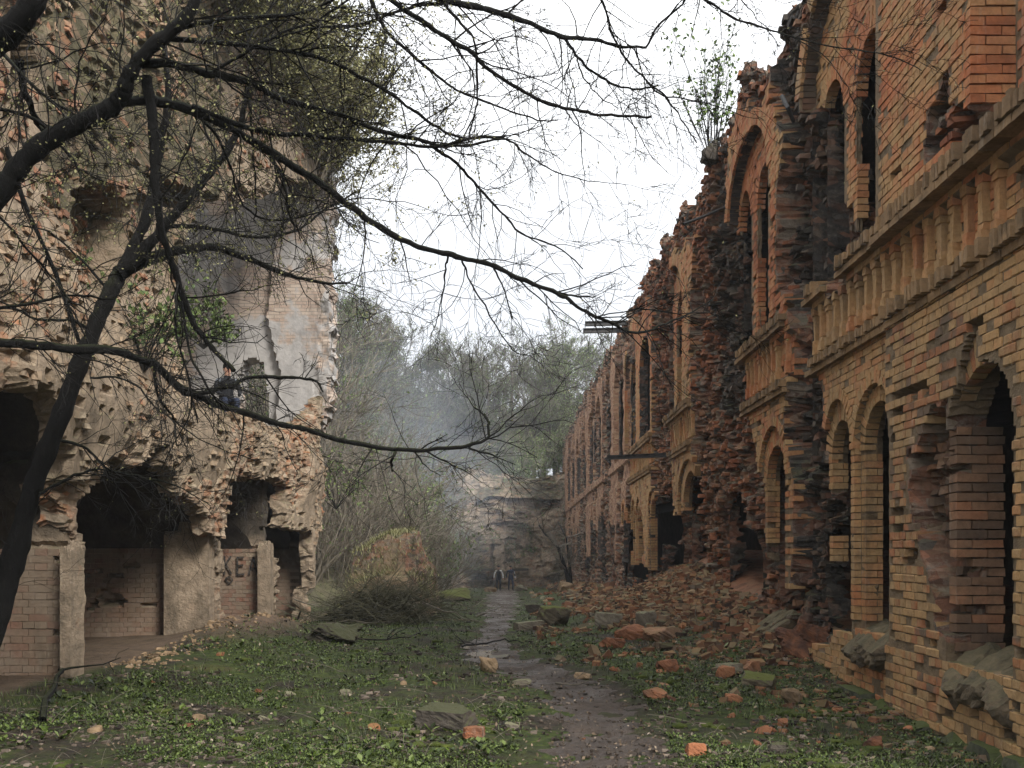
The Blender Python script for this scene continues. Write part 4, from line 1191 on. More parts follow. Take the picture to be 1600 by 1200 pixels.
def leaves(mb, pos, size, rg, mi=0, elong=1.7, up=0.3):
    """small folded leaf faces: two quads each"""
    pos = np.asarray(pos, float); n = len(pos)
    if n == 0: return
    a = rg.normal(size=(n, 3)); a[:, 2] += up; a /= np.linalg.norm(a, axis=1, keepdims=True)
    b = np.cross(a, rg.normal(size=(n, 3))); b /= np.linalg.norm(b, axis=1, keepdims=True) + 1e-9
    c = np.cross(a, b)
    s = (np.broadcast_to(size, (n,)) * rg.uniform(0.6, 1.3, n))[:, None]
    V = np.stack([pos, pos + a * s * elong * .5 + b * s * .5 + c * s * .12, pos + a * s * elong, pos + a * s * elong * .5 - b * s * .5 + c * s * .12], 1)
    F = np.arange(n)[:, None] * 4 + np.array([[0, 1, 2, 3]])
    F3 = np.concatenate([F[:, [0, 1, 2]], F[:, [0, 2, 3]]])
    mb.add(V.reshape(-1, 3), F3, mi)

def on_polys(polys, k, rg, jit=0.02):
    tot = []
    for p, r in polys:
        if rg.random() > 1: continue
        m = rg.poisson(k)
        if m:
            t = rg.uniform(0.2, 1, m) * (len(p) - 1); i = np.minimum(t.astype(int), len(p) - 2); f = (t - i)[:, None]
            tot.append(p[i] * (1 - f) + p[i + 1] * f + rg.normal(size=(m, 3)) * jit)
    return np.concatenate(tot) if tot else np.zeros((0, 3))

def copy_tree(o):
    c = o.copy(); C.objects.link(c)
    for ch in o.children:
        d = ch.copy(); C.objects.link(d); d.parent = c
    return c

# ---- thicket shrubs (built once per kind, copied with shared meshes)
def make_shrub(name, seed, h, stems, leafmat, leafn, leafs, twigmat, spread=0.55, nch=5):
    rg = np.random.default_rng(seed); root = empty(name); pol = []
    for s in range(stems):
        a = rg.uniform(0, 2 * math.pi); t = rg.uniform(0.1, spread)
        d = np.array([math.cos(a) * t, math.sin(a) * t, 1.0])
        grow(pol, [0.25 * math.cos(a), 0.25 * math.sin(a), -0.3], d, h * rg.uniform(0.6, 1.0), 0.022 * h / 3, 2, rg, 0.13, 0.02, 0.45, nch, (0.3, 0.75), (0.3, 0.55), 0.008, None, 0.75)
    mb = MB(); tubes(mb, pol, 3); tag(mb.obj('branches', twigmat, root), kind='stuff')
    if leafn:
        mb = MB(); leaves(mb, on_polys(pol, leafn, rg, 0.05), leafs, rg, 0); tag(mb.obj('leaves', leafmat, root), kind='stuff')
    return root
SH = [make_shrub('bare_shrub', 401, 3.6, 22, M_farleaf, 0.25, 0.06, M_twig_far),
      make_shrub('bare_shrub', 402, 4.4, 20, M_farleaf, 0.6, 0.06, M_twig_far, 0.7),
      make_shrub('budding_shrub', 403, 4.0, 20, M_farleaf, 4.5, 0.085, M_twig_far, 0.6),
      make_shrub('budding_shrub', 404, 2.6, 17, M_bud, 12.0, 0.05, M_twig_far, 0.95)]
SH_LAB = {0: ('bare grey brown shrub in the thicket on the left bank', 'shrubs of the left bank'), 1: ('tall bare spreading shrub in the thicket on the left bank', 'shrubs of the left bank'),
          2: ('shrub with fresh green leaves in the thicket on the left bank', 'shrubs of the left bank')}
used = {}
def put_shrub(kind, x, y, s, rz, z=None, label=None, group=None):
    o = copy_tree(SH[kind]) if kind in used else SH[kind]
    used[kind] = 1
    o.location = (x, y, float(G(x, y)) if z is None else z); o.scale = (s, s, s * random.uniform(0.9, 1.15)); o.rotation_euler.z = rz
    if label is None:
        px = VX + FPX * x / y
        fr = 'front edge' if y < 42 else ('middle' if y < 60 else 'far end'); si = 'nearest the left ruin' if px < 540 else ('above the fallen block' if px < 640 else 'towards the end wall')
        label = '%s at the %s of the thicket %s' % (('bare grey shrub', 'tall spreading shrub', 'fresh green shrub')[kind], fr, si)
    tag(o, label, 'shrub', group or SH_LAB[kind][1]); return o
rg = np.random.default_rng(77); cnt = 0
while cnt < 112:
    y = 30 + 50 * rg.random() ** 1.1
    px = rg.uniform(440, 735); x = (px - VX) / FPX * y
    if x > -4.0 - 0.012 * (y - 30) or x < -24: continue
    if y < 35 and x > -6.3: continue
    zt = float(G(x, y))
    if zt > 12: continue
    pyb = VY - FPX * zt / y
    kind = int(rg.choice([0, 1, 2], p=[0.42, 0.28, 0.30]))
    if y < 46 and kind == 2: kind = 0
    put_shrub(kind, x, y, rg.uniform(0.8, 1.35), rg.uniform(0, 6.28)); cnt += 1
# shrubs on the rampart over the end wall
for k in range(16):
    x = rg.uniform(-9, 4.5); y = rg.uniform(86.8, 91)
    put_shrub((2, 1)[k % 2], x, y, rg.uniform(0.9, 1.4), rg.uniform(0, 6.28), None, '%s shrub on the rampart above the %s of the far end wall' % (('green', 'bare')[k % 2], ('left end', 'middle', 'right end')[0 if x < -4.5 else (1 if x < 0.5 else 2)]), 'shrubs above the end wall')
# budding shrubs along the broken top of the left ruin
for k in range(30):
    y = 13.0 + 12.9 * k / 29 + rg.uniform(-.3, .3); x = -4.95 - rg.uniform(0, 1.3)
    put_shrub(3, x, y, rg.uniform(0.75, 1.15), rg.uniform(0, 6.28), 9.5 + rg.uniform(-.9, .5), 'olive shrub on the left ruin %s' % ('at its near end above the leaning trunk', 'over the middle of its facade', 'over the plastered recess', 'at its broken far corner')[min(3, k // 8)], 'shrubs on top of the left ruin')

# ---- tall bare trees on the rampart and behind the thicket
M_twig_mid = simple_mat('brown_grey_limb', [(0.3, (0.045, 0.039, 0.032)), (0.7, (0.11, 0.097, 0.078))], 2, 0, 0.9)
def make_tree(name, seed, h, leafn):
    rg = np.random.default_rng(seed); root = empty(name)
    n = 12; t = np.linspace(0, 1, n + 1)
    tr = np.stack([0.5 * np.cumsum(rg.normal(size=n + 1)) * 0.16, 0.5 * np.cumsum(rg.normal(size=n + 1)) * 0.16, t * h * 0.86 - 0.4], 1)
    rad = 0.24 * (1 - t) ** 0.8 * h / 14 + 0.03
    mb = MB(); tubes(mb, [(tr, rad)], 7); mb.obj('trunk', M_twig_mid, root)
    pol = []
    for s in range(34):
        u = rg.uniform(0.22, 1.0); i = min(n - 1, int(u * n)); q = tr[i] + (tr[i + 1] - tr[i]) * (u * n - i)
        a = rg.uniform(0, 6.28); e = rg.uniform(0.35, 1.1)
        d = [math.cos(a) * math.cos(e), math.sin(a) * math.cos(e), math.sin(e)]
        grow(pol, q, d, h * rg.uniform(0.16, 0.34) * (1.15 - 0.5 * u), rad[i] * 0.5, 3, rg, 0.17, 0.05, 0.5, 4, (0.35, 0.85), (0.4, 0.7), 0.016, None, 0.75)
    mb = MB(); tubes(mb, pol, 3); tag(mb.obj('crown', M_twig_mid, root), kind='stuff')
    mb = MB(); leaves(mb, on_polys(pol, leafn, rg, 0.08), 0.085, rg); tag(mb.obj('buds', M_farleaf, root), kind='stuff')
    return root
TR = [make_tree('bare_tree', 501, 15, 0.8), make_tree('bare_tree', 502, 13, 2.4)]
TLAB = ['tall bare tree standing against the sky beyond the end wall', 'bare tree in pale green bud beyond the end wall']
spots = []
for px, y, k, s in ((690, 96, 0, .95), (715, 104, 0, 1.0), (745, 98, 0, 1.0), (772, 108, 1, 1.05), (800, 97, 0, 1.05), (826, 110, 0, 1.0), (850, 100, 1, 1.1), (872, 106, 0, 1.15), (895, 98, 1, 1.2), (915, 112, 0, 1.2), (935, 104, 1, 1.2), (955, 115, 0, 1.2), (780, 93, 1, .8), (835, 92, 0, .8), (870, 92, 1, .9), (735, 112, 1, 1.1), (810, 118, 1, 1.2), (885, 120, 0, 1.25)):
    spots.append((k, (px - VX) / FPX * y, y, s, ('tall bare tree', 'pale green budding tree')[k] + ' ' + ('above the left of the end wall', 'above the walkers and the end wall', 'against the top of the right wall')[0 if px < 760 else (1 if px < 860 else 2)] + (' in front' if y < 103 else ' further back'), 'trees beyond the end wall'))
for px, y, k, s in ((530, 52, 0, .55), (560, 60, 1, .6), (590, 66, 0, .7), (615, 74, 0, .7), (640, 70, 1, .6), (660, 80, 0, .75), (545, 70, 0, .8), (575, 78, 0, .8), (625, 84, 1, .8), (520, 44, 0, .5), (680, 86, 0, .8), (532, 62, 1, .85), (552, 84, 0, 1.0), (572, 72, 0, .85), (598, 90, 1, 1.0), (612, 62, 0, .7), (632, 92, 0, 1.0), (652, 84, 0, .9), (668, 94, 1, 1.0), (585, 56, 0, .6), (700, 90, 0, .85), (725, 91, 1, .8), (760, 90, 0, .75)):
    spots.append((k, (px - VX) / FPX * y, y, s, ['slim bare tree in the left thicket', 'slim budding tree in the left thicket'][k], 'trees of the left bank'))
ut = {}
for k, x, y, s, lab, grp in spots:
    o = copy_tree(TR[k]) if k in ut else TR[k]
    ut[k] = 1
    o.location = (x, y, float(G(x, y))); o.scale = (s, s, s); o.rotation_euler.z = random.uniform(0, 6.28); tag(o, lab if grp[-4:] == 'wall' else lab + (' near the left ruin' if x / y < -.17 else (' behind the fallen block' if x / y < -.112 else ' next to the end wall')) + (' in front' if y < 72 else ' further back'), 'tree', grp)

# two small leaning trees by the far end of the right wall
def small_tree(name, pts, r0, seed, label, buds=0.2):
    rg = np.random.default_rng(seed); root = empty(name, pts[0]); off = Vector(pts[0])
    p = np.array(pts, float); n = len(p); mb = MB(); tubes(mb, [(p - np.array(off), np.linspace(r0, r0 * 0.35, n))], 6); mb.obj('trunk', M_twig, root)
    pol = []
    for s in range(16):
        i = rg.integers(1, n - 1)
        grow(pol, p[i] - np.array(off), rg.normal(size=3) * 0.6 + np.array([-0.2, 0, 0.7]), rg.uniform(0.8, 2.2), r0 * 0.4, 2, rg, 0.2, 0, 0.3, 4, (0.4, 0.9), (0.35, 0.6), 0.008)
    mb = MB(); tubes(mb, pol, 3); tag(mb.obj('twigs', M_twig_far, root), kind='stuff')
    tag(root, label, 'tree')
Yt = 58.0
small_tree('leaning_sapling', [P(892, 925, Yt), P(884, 890, Yt), P(872, 855, Yt), P(850, 832, Yt + 1), P(842, 820, Yt + 1)], 0.14, 601, 'dark bare sapling leaning left by the far end of the right wall')
small_tree('forked_sapling', [P(893, 922, Yt + 2), P(890, 880, Yt + 2), P(885, 840, Yt + 2), P(872, 815, Yt + 3)], 0.11, 602, 'upright dark bare sapling close against the far right wall')
small_tree('slim_tree', [P(690, 905, 62), P(681, 850, 62), P(685, 790, 62), P(675, 740, 63), P(680, 700, 63)], 0.15, 603, 'slim dark tree standing right behind the grassy ruin block')

# ---- the shoots on top of the right wall
def wall_bush():
    b = P(1112, 240, 19.5); root = empty('wall_top_bush', b); rg = np.random.default_rng(611); pol = []
    for s in range(26):
        a = rg.uniform(0, 6.28); t = rg.uniform(0.05, 0.42)
        grow(pol, [0.1 * math.cos(a), 0.1 * math.sin(a), 0], [math.cos(a) * t - 0.06, math.sin(a) * t, 1], rg.uniform(1.2, 2.5), 0.011, 1, rg, 0.06, 0.05, 0.3, 6, (0.25, 0.6), (0.15, 0.3), 0.004)
    mb = MB(); tubes(mb, pol, 3); tag(mb.obj('shoots', M_twig, root), kind='stuff')
    pts = on_polys(pol, 4.5, rg, 0.03); pts = pts[pts[:, 2] > 0.55]
    mb = MB(); leaves(mb, pts, 0.05, rg, 0, 1.9); tag(mb.obj('leaves', M_leaf, root), kind='stuff')
    V, F = lump(0.22, 0.25, 0.22, 612, 0.3, 8); mb = MB(); mb.add(V, F); mb.obj('root_stool', M_darkstone, root)
    tag(root, 'bush of upright leafy shoots growing on top of the right wall', 'bush')
wall_bush()
# green shrub inside the left ruin
def ruin_bush(name, pos, seed, h, label):
    root = empty(name, pos); rg = np.random.default_rng(seed); pol = []
    for s in range(14):
        a = rg.uniform(0, 6.28); t = rg.uniform(0.2, 0.9)
        grow(pol, [0, 0, 0], [math.cos(a) * t, math.sin(a) * t, 1], h * rg.uniform(0.5, 1), 0.012, 2, rg, 0.15, 0.0, 0.3, 4, (0.4, 0.9), (0.3, 0.55), 0.004)
    mb = MB(); tubes(mb, pol, 3); tag(mb.obj('branches', M_twig, root), kind='stuff')
    mb = MB(); leaves(mb, on_polys(pol, 2.2, rg, 0.03), 0.05, rg); tag(mb.obj('leaves', M_farleaf, root), kind='stuff'); tag(root, label, 'bush')
ruin_bush('green_bush', P(225, 580, 12.5) , 621, 1.3, 'green leafy bush hanging on the broken left facade beside the pale pier')
ruin_bush('green_bush', P(318, 545, 15.5), 622, 1.0, 'small light green bush at the edge of the plastered recess')
ruin_bush('green_bush', (-4.75, 25.5, 1.0), 623, 1.6, 'leafy bush at the broken end of the left ruin')

ruin_bush('green_bush', (-7.1, 27.2, 3.0), 624, 3.0, 'green shrub seen through the doorway of the plastered wall')
ruin_bush('green_bush', (-7.9, 28.6, 3.2), 625, 3.4, 'taller green shrub behind the one in the doorway of the plastered wall')
# ---- the two dark foreground trees
def cr_spline(p, m):
    p = np.asarray(p, float); q = np.concatenate([[2 * p[0] - p[1]], p, [2 * p[-1] - p[-2]]]); out = []
    for i in range(1, len(q) - 2):
        t = np.linspace(0, 1, m, endpoint=False)[:, None]
        a, b, c, d = q[i - 1], q[i], q[i + 1], q[i + 2]
        out.append(0.5 * (2 * b + (c - a) * t + (2 * a - 5 * b + 4 * c - d) * t ** 2 + (3 * b - a - 3 * c + d) * t ** 3))
    return np.concatenate(out + [p[-1:]])

def limb(pts, w0, w1, y0, y1, rg, wob=1.6):
    """a branch followed on the picture, given its own distance y0..y1 and its real girth"""
    p = np.array(pts, float); s = cr_spline(p, 8); n = len(s); t = np.linspace(0, 1, n)
    Y = y0 + (y1 - y0) * t + 0.16 * np.sin(t * rg.uniform(4, 8) + rg.uniform(0, 6)) * t
    s = s + np.stack([vn(t * n * .45, 0 * t, int(rg.integers(1e6))), vn(t * n * .45, 0 * t + 7, int(rg.integers(1e6)))], 1) * wob * np.minimum(1, t * 6)[:, None] + np.stack([vn(t * n * .9, 0 * t, int(rg.integers(1e6))), vn(t * n * .9, 0 * t + 7, int(rg.integers(1e6)))], 1) * 0.7
    q = np.stack([(s[:, 0] - VX) / FPX * Y, Y, (VY - s[:, 1]) / FPX * Y], 1)
    w_ = w0 + (w1 - w0) * t ** 0.8
    w_ = w_ * (1 + 0.16 * vn(t * n * 0.7, 0 * t, int(rg.integers(1e6))))
    return q, w_ * Y / FPX / 2

LIMBS_B = [
 ([(-215, 620), (-140, 480), (-60, 380), (0, 300), (35, 255), (80, 215), (130, 190), (175, 165), (192, 145), (200, 120), (230, 80), (270, 45), (300, 12), (312, -60)], 41, 17, 6.2, 5.9),
 ([(-200, 330), (-110, 180), (-55, 110), (0, 62), (40, 20), (75, -40)], 48, 34, 6.1, 5.7),
 ([(188, 160), (230, 157), (280, 165), (330, 185), (400, 225), (460, 260), (520, 300), (580, 345), (640, 380), (700, 397), (760, 412), (820, 438), (870, 458), (905, 480), (950, 503), (990, 520), (1030, 510), (1070, 492), (1115, 468)], 17, 2.2, 6.0, 7.2),
 ([(213, 98), (270, 100), (330, 115), (390, 128), (430, 150), (500, 170), (540, 182), (600, 207), (650, 217), (690, 228), (735, 217), (790, 214)], 14, 4, 5.9, 6.6),
 ([(675, 229), (710, 252), (745, 290), (780, 327), (817, 366), (873, 387), (911, 422)], 5.5, 2, 6.6, 7.0),
 ([(480, -60), (600, -25), (710, 2), (780, 19), (836, 40), (883, 58), (920, 61), (967, 72), (1009, 75)], 13, 4, 6.0, 6.8),
 ([(883, 60), (906, 93), (939, 121), (981, 138), (1027, 135)], 5, 2.5, 6.5, 6.7),
 ([(900, 85), (912, 120), (935, 150), (965, 168)], 3, 1.5, 6.5, 6.3),
 ([(1009, 126), (1037, 149), (1107, 161), (1162, 182)], 3, 1.3, 6.8, 7.4),
 ([(540, -50), (617, 5), (687, 51), (733, 79), (761, 107), (799, 133), (845, 156), (887, 170), (920, 177), (967, 180), (1018, 182)], 8, 4, 5.8, 6.5),
 ([(560, -60), (584, 9), (607, 51), (663, 103), (696, 128), (733, 149), (799, 173), (845, 189), (873, 187)], 7, 1.8, 6.4, 6.9),
 ([(670, -40), (691, 0), (719, 37), (743, 70), (745, 140), (743, 173), (731, 222)], 5.5, 2.6, 6.1, 6.3),
 ([(300, 166), (390, 200), (450, 210), (540, 217), (600, 222), (663, 228), (730, 228), (785, 217), (827, 243), (864, 266), (911, 280), (976, 289)], 9, 1.0, 6.1, 7.0),
 ([(260, 60), (400, 72), (500, 91), (561, 119), (607, 145), (645, 173), (687, 201), (729, 217)], 8, 3.5, 5.9, 6.7),
 ([(920, -40), (939, 0), (957, 51), (976, 89), (1009, 126), (1037, 149), (1065, 187), (1088, 224)], 4.5, 2, 6.3, 7.1),
 ([(1060, -30), (1102, 0), (1144, 26), (1191, 42), (1240, 58), (1300, 72), (1390, 88), (1440, 110)], 5, 1.3, 6.2, 7.0),
 ([(1240, 58), (1290, 90), (1320, 130), (1345, 180)], 2, 1, 6.5, 6.8),
 ([(1145, -30), (1165, 8), (1200, 45)], 2.5, 1.2, 6.2, 6.5),
 ([(1009, 75), (1030, 40), (1070, 0), (1090, -30)], 4, 3, 6.8, 6.4),
 ([(710, 2), (640, 12), (560, 40), (500, 42), (430, 60)], 6, 3, 6.2, 6.0),
 ([(30, 95), (36, 132), (52, 178), (66, 205)], 14, 8, 6.3, 6.6),
 ([(5, 85), (65, 145), (110, 175), (165, 200)], 6, 4, 6.3, 6.2),
 ([(228, 118), (240, 200), (242, 270), (250, 350), (272, 420), (300, 500), (332, 545), (365, 578)], 17, 7, 6.0, 6.4),
 ([(415, 232), (440, 275), (446, 300), (456, 345), (470, 360)], 7, 3, 6.5, 6.7),
 ([(390, 128), (392, 180), (396, 240), (400, 320), (396, 345)], 5, 2, 6.3, 6.5),
 ([(270, 45), (360, 30), (470, 20), (560, -20)], 8, 4, 5.9, 5.6),
 ([(330, 115), (420, 60), (500, 30), (580, -30)], 6, 3, 6.0, 5.8),
 ([(280, 165), (330, 200), (360, 260), (380, 320), (430, 345), (500, 330), (540, 320)], 5, 2, 6.2, 6.8),
 ([(-240, 545), (-120, 532), (0, 535), (60, 540), (120, 545), (170, 548), (230, 565), (280, 603), (320, 625), (380, 645), (430, 660), (480, 672), (540, 690), (600, 700), (660, 703), (720, 697), (758, 688), (764, 662), (758, 648)], 19, 3.6, 6.3, 7.6),
 ([(733, 700), (766, 710), (804, 727)], 4, 1.3, 7.5, 7.7), ([(645, 704), (667, 729), (690, 744)], 3, 1.1, 7.3, 7.2), ([(667, 706), (708, 727), (754, 752)], 3.2, 1.1, 7.4, 7.7), ([(758, 650), (737, 633), (717, 600)], 3, 1, 7.6, 7.8), ([(620, 702), (612, 720), (612, 736)], 5, 3.5, 7.2, 7.2),
 ([(235, 562), (260, 585), (280, 608), (297, 615), (350, 607), (390, 590), (450, 590), (490, 595), (505, 612)], 12, 3, 6.6, 7.2),
 ([(240, 566), (250, 625), (270, 650), (275, 695)], 5.5, 2.5, 6.6, 6.9),
 ([(277, 450), (275, 510), (295, 600), (310, 660)], 5, 2.5, 6.4, 6.7), ([(283, 470), (300, 560), (335, 620), (350, 640)], 5, 3, 6.3, 6.5),
 ([(-60, 500), (0, 482), (60, 472), (105, 462), (180, 468)], 7, 3, 6.4, 6.9), ([(-40, 300), (0, 340), (70, 420), (110, 470)], 5, 3, 6.6, 6.8), ([(10, 230), (40, 320), (100, 460), (122, 535)], 8, 6, 7.0, 7.2),
 ([(0, 170), (60, 190), (120, 260), (125, 285)], 6, 4, 6.4, 6.6), ([(870, 458), (905, 462), (928, 464)], 4, 2, 6.9, 7.0), ([(720, 400), (735, 440), (770, 500), (800, 545), (822, 555)], 3.5, 1.2, 6.7, 6.9), ([(700, 398), (695, 430), (690, 470), (672, 530)], 4, 1.5, 6.7, 6.9), ([(770, 415), (790, 460), (802, 500)], 3.5, 1.5, 6.8, 6.9)]
LIMBS_A = [
 ([(-110, 1180), (-60, 1110), (-12, 985), (15, 900), (40, 800), (75, 700), (110, 610), (145, 520), (172, 455), (190, 425)], 44, 22, 8.2, 8.4),
 ([(190, 425), (222, 355), (240, 290), (252, 220), (262, 150), (255, 60)], 20, 8, 8.4, 8.6),
 ([(188, 428), (240, 402), (300, 388), (350, 390), (415, 415), (490, 440), (548, 443)], 22, 2.5, 8.4, 9.0),
 ([(200, 420), (258, 352), (308, 292), (345, 250), (375, 195), (390, 120)], 20, 8, 8.4, 8.0),
 ([(243, 352), (325, 357), (390, 370), (460, 360), (520, 320), (560, 300)], 8, 2, 8.5, 9.0),
 ([(95, 688), (130, 698), (170, 732), (215, 745), (280, 760), (330, 790)], 6, 1.5, 8.2, 8.5), ([(62, 772), (100, 750), (150, 735), (220, 745), (270, 772)], 6, 2, 8.2, 8.6),
 ([(150, 520), (110, 500), (60, 500), (0, 470)], 6, 3, 8.3, 8.0), ([(140, 590), (200, 595), (250, 640), (320, 690), (400, 720)], 4, 1.5, 8.3, 8.8), ([(170, 455), (120, 400), (70, 360), (20, 350)], 5, 2, 8.4, 8.1)]

def build_fore(name, limbs, seed, label, base, trunk=None):
    rg = np.random.default_rng(seed); root = empty(name, base); off = np.array(base, float)
    L1 = []; L2 = []; heavy = []
    if trunk is not None:
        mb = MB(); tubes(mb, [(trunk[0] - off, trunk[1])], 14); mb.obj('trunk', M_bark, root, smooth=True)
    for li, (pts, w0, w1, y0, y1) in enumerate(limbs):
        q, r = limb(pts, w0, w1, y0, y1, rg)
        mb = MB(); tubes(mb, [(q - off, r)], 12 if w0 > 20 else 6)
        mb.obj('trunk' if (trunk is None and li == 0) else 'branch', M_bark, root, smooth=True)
        seg = np.linalg.norm(np.diff(q, axis=0), axis=1); cum = np.concatenate([[0], np.cumsum(seg)]); tot = cum[-1]
        px = VX + FPX * q[:, 0] / q[:, 1]; py = VY - FPX * q[:, 2] / q[:, 1]
        if trunk is None and li == 0: dens = 3.0
        else: dens = 15.0 if trunk is None else (15.0 if min(p_[1] for p_ in pts) < 130 and min(p_[0] for p_ in pts) < 320 else 11.0)
        n = int(tot * dens)
        for c in range(n):
            s = rg.uniform(0.08, 1.0) * tot; i = min(len(q) - 2, int(np.searchsorted(cum, s)) - 1); i = max(i, 0)
            p0 = q[i] + (q[i + 1] - q[i]) * ((s - cum[i]) / (seg[i] + 1e-9)); tdir = unit(q[i + 1] - q[i])
            if tdir[0] < -0.3: tdir = -tdir if rg.random() < .5 else tdir
            a = rg.uniform(0.4, 1.15) * rg.choice([-1, 1])
            ax = unit(np.cross(tdir, [0, 1, 0]) + rg.normal(size=3) * 0.45)
            d = tdir * math.cos(a) + ax * math.sin(a)
            # thicker growth where the crown is dense, upper left
            dense = 1.0 if (px[i] < 640 and py[i] < 330) else 0.6
            L = rg.uniform(0.15, 0.85) * (0.75 + 0.5 * rg.random()) * (1.1 if dense > .9 else 0.85)
            rr = min(r[i] * 0.55, rg.uniform(0.003, 0.008))
            out = []
            grow(out, p0 - off, d, L, max(rr, 0.0022), 2 if rg.random() < dense * 0.8 else 1, rg, 0.2, -0.03, 0.1, 4, (0.35, 0.95), (0.3, 0.6), 0.0018, None, 0.6)
            L1 += out
            if px[i] < 700 and py[i] < 420: heavy += out
            else: L2 += out
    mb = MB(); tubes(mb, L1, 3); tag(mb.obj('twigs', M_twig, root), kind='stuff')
    mb = MB(); leaves(mb, on_polys(heavy, 1.6, rg, 0.008), 0.0115, rg, 0, 1.6, -0.2); leaves(mb, on_polys(L2, 0.22, rg, 0.006), 0.008, rg, 0, 2.2, -0.6)
    tag(mb.obj('buds', M_bud, root), kind='stuff')
    tag(root, label, 'tree')
    print(name, 'twigs', len(L1))
build_fore('leaning_tree', LIMBS_A, 701, 'dark leaning tree with forked trunk at the left in front of the ruin', (float(P(-110, 1180, 8.2)[0]), 8.2, float(G(P(-110, 1180, 8.2)[0], 8.2))))
tb = P(-230, 1300, 6.2); tz = float(G(tb[0], 6.2))
ttr = cr_spline([[tb[0] - .05, 6.2, tz - .2], [tb[0], 6.2, tz + 0.6], [tb[0] + .02, 6.22, 0.2], [tb[0] + .02, 6.2, 1.2], [tb[0] + .12, 6.15, 2.3], [tb[0] + .05, 6.1, 3.6], [tb[0] + .2, 6.0, 5.4]], 5)
build_fore('overhanging_tree', LIMBS_B, 702, 'dark tree at the left edge whose long bare branches overhang the court', (float(tb[0]), 6.2, tz), (ttr, np.linspace(0.24, 0.1, len(ttr))))

exec_marker = 'ground things'
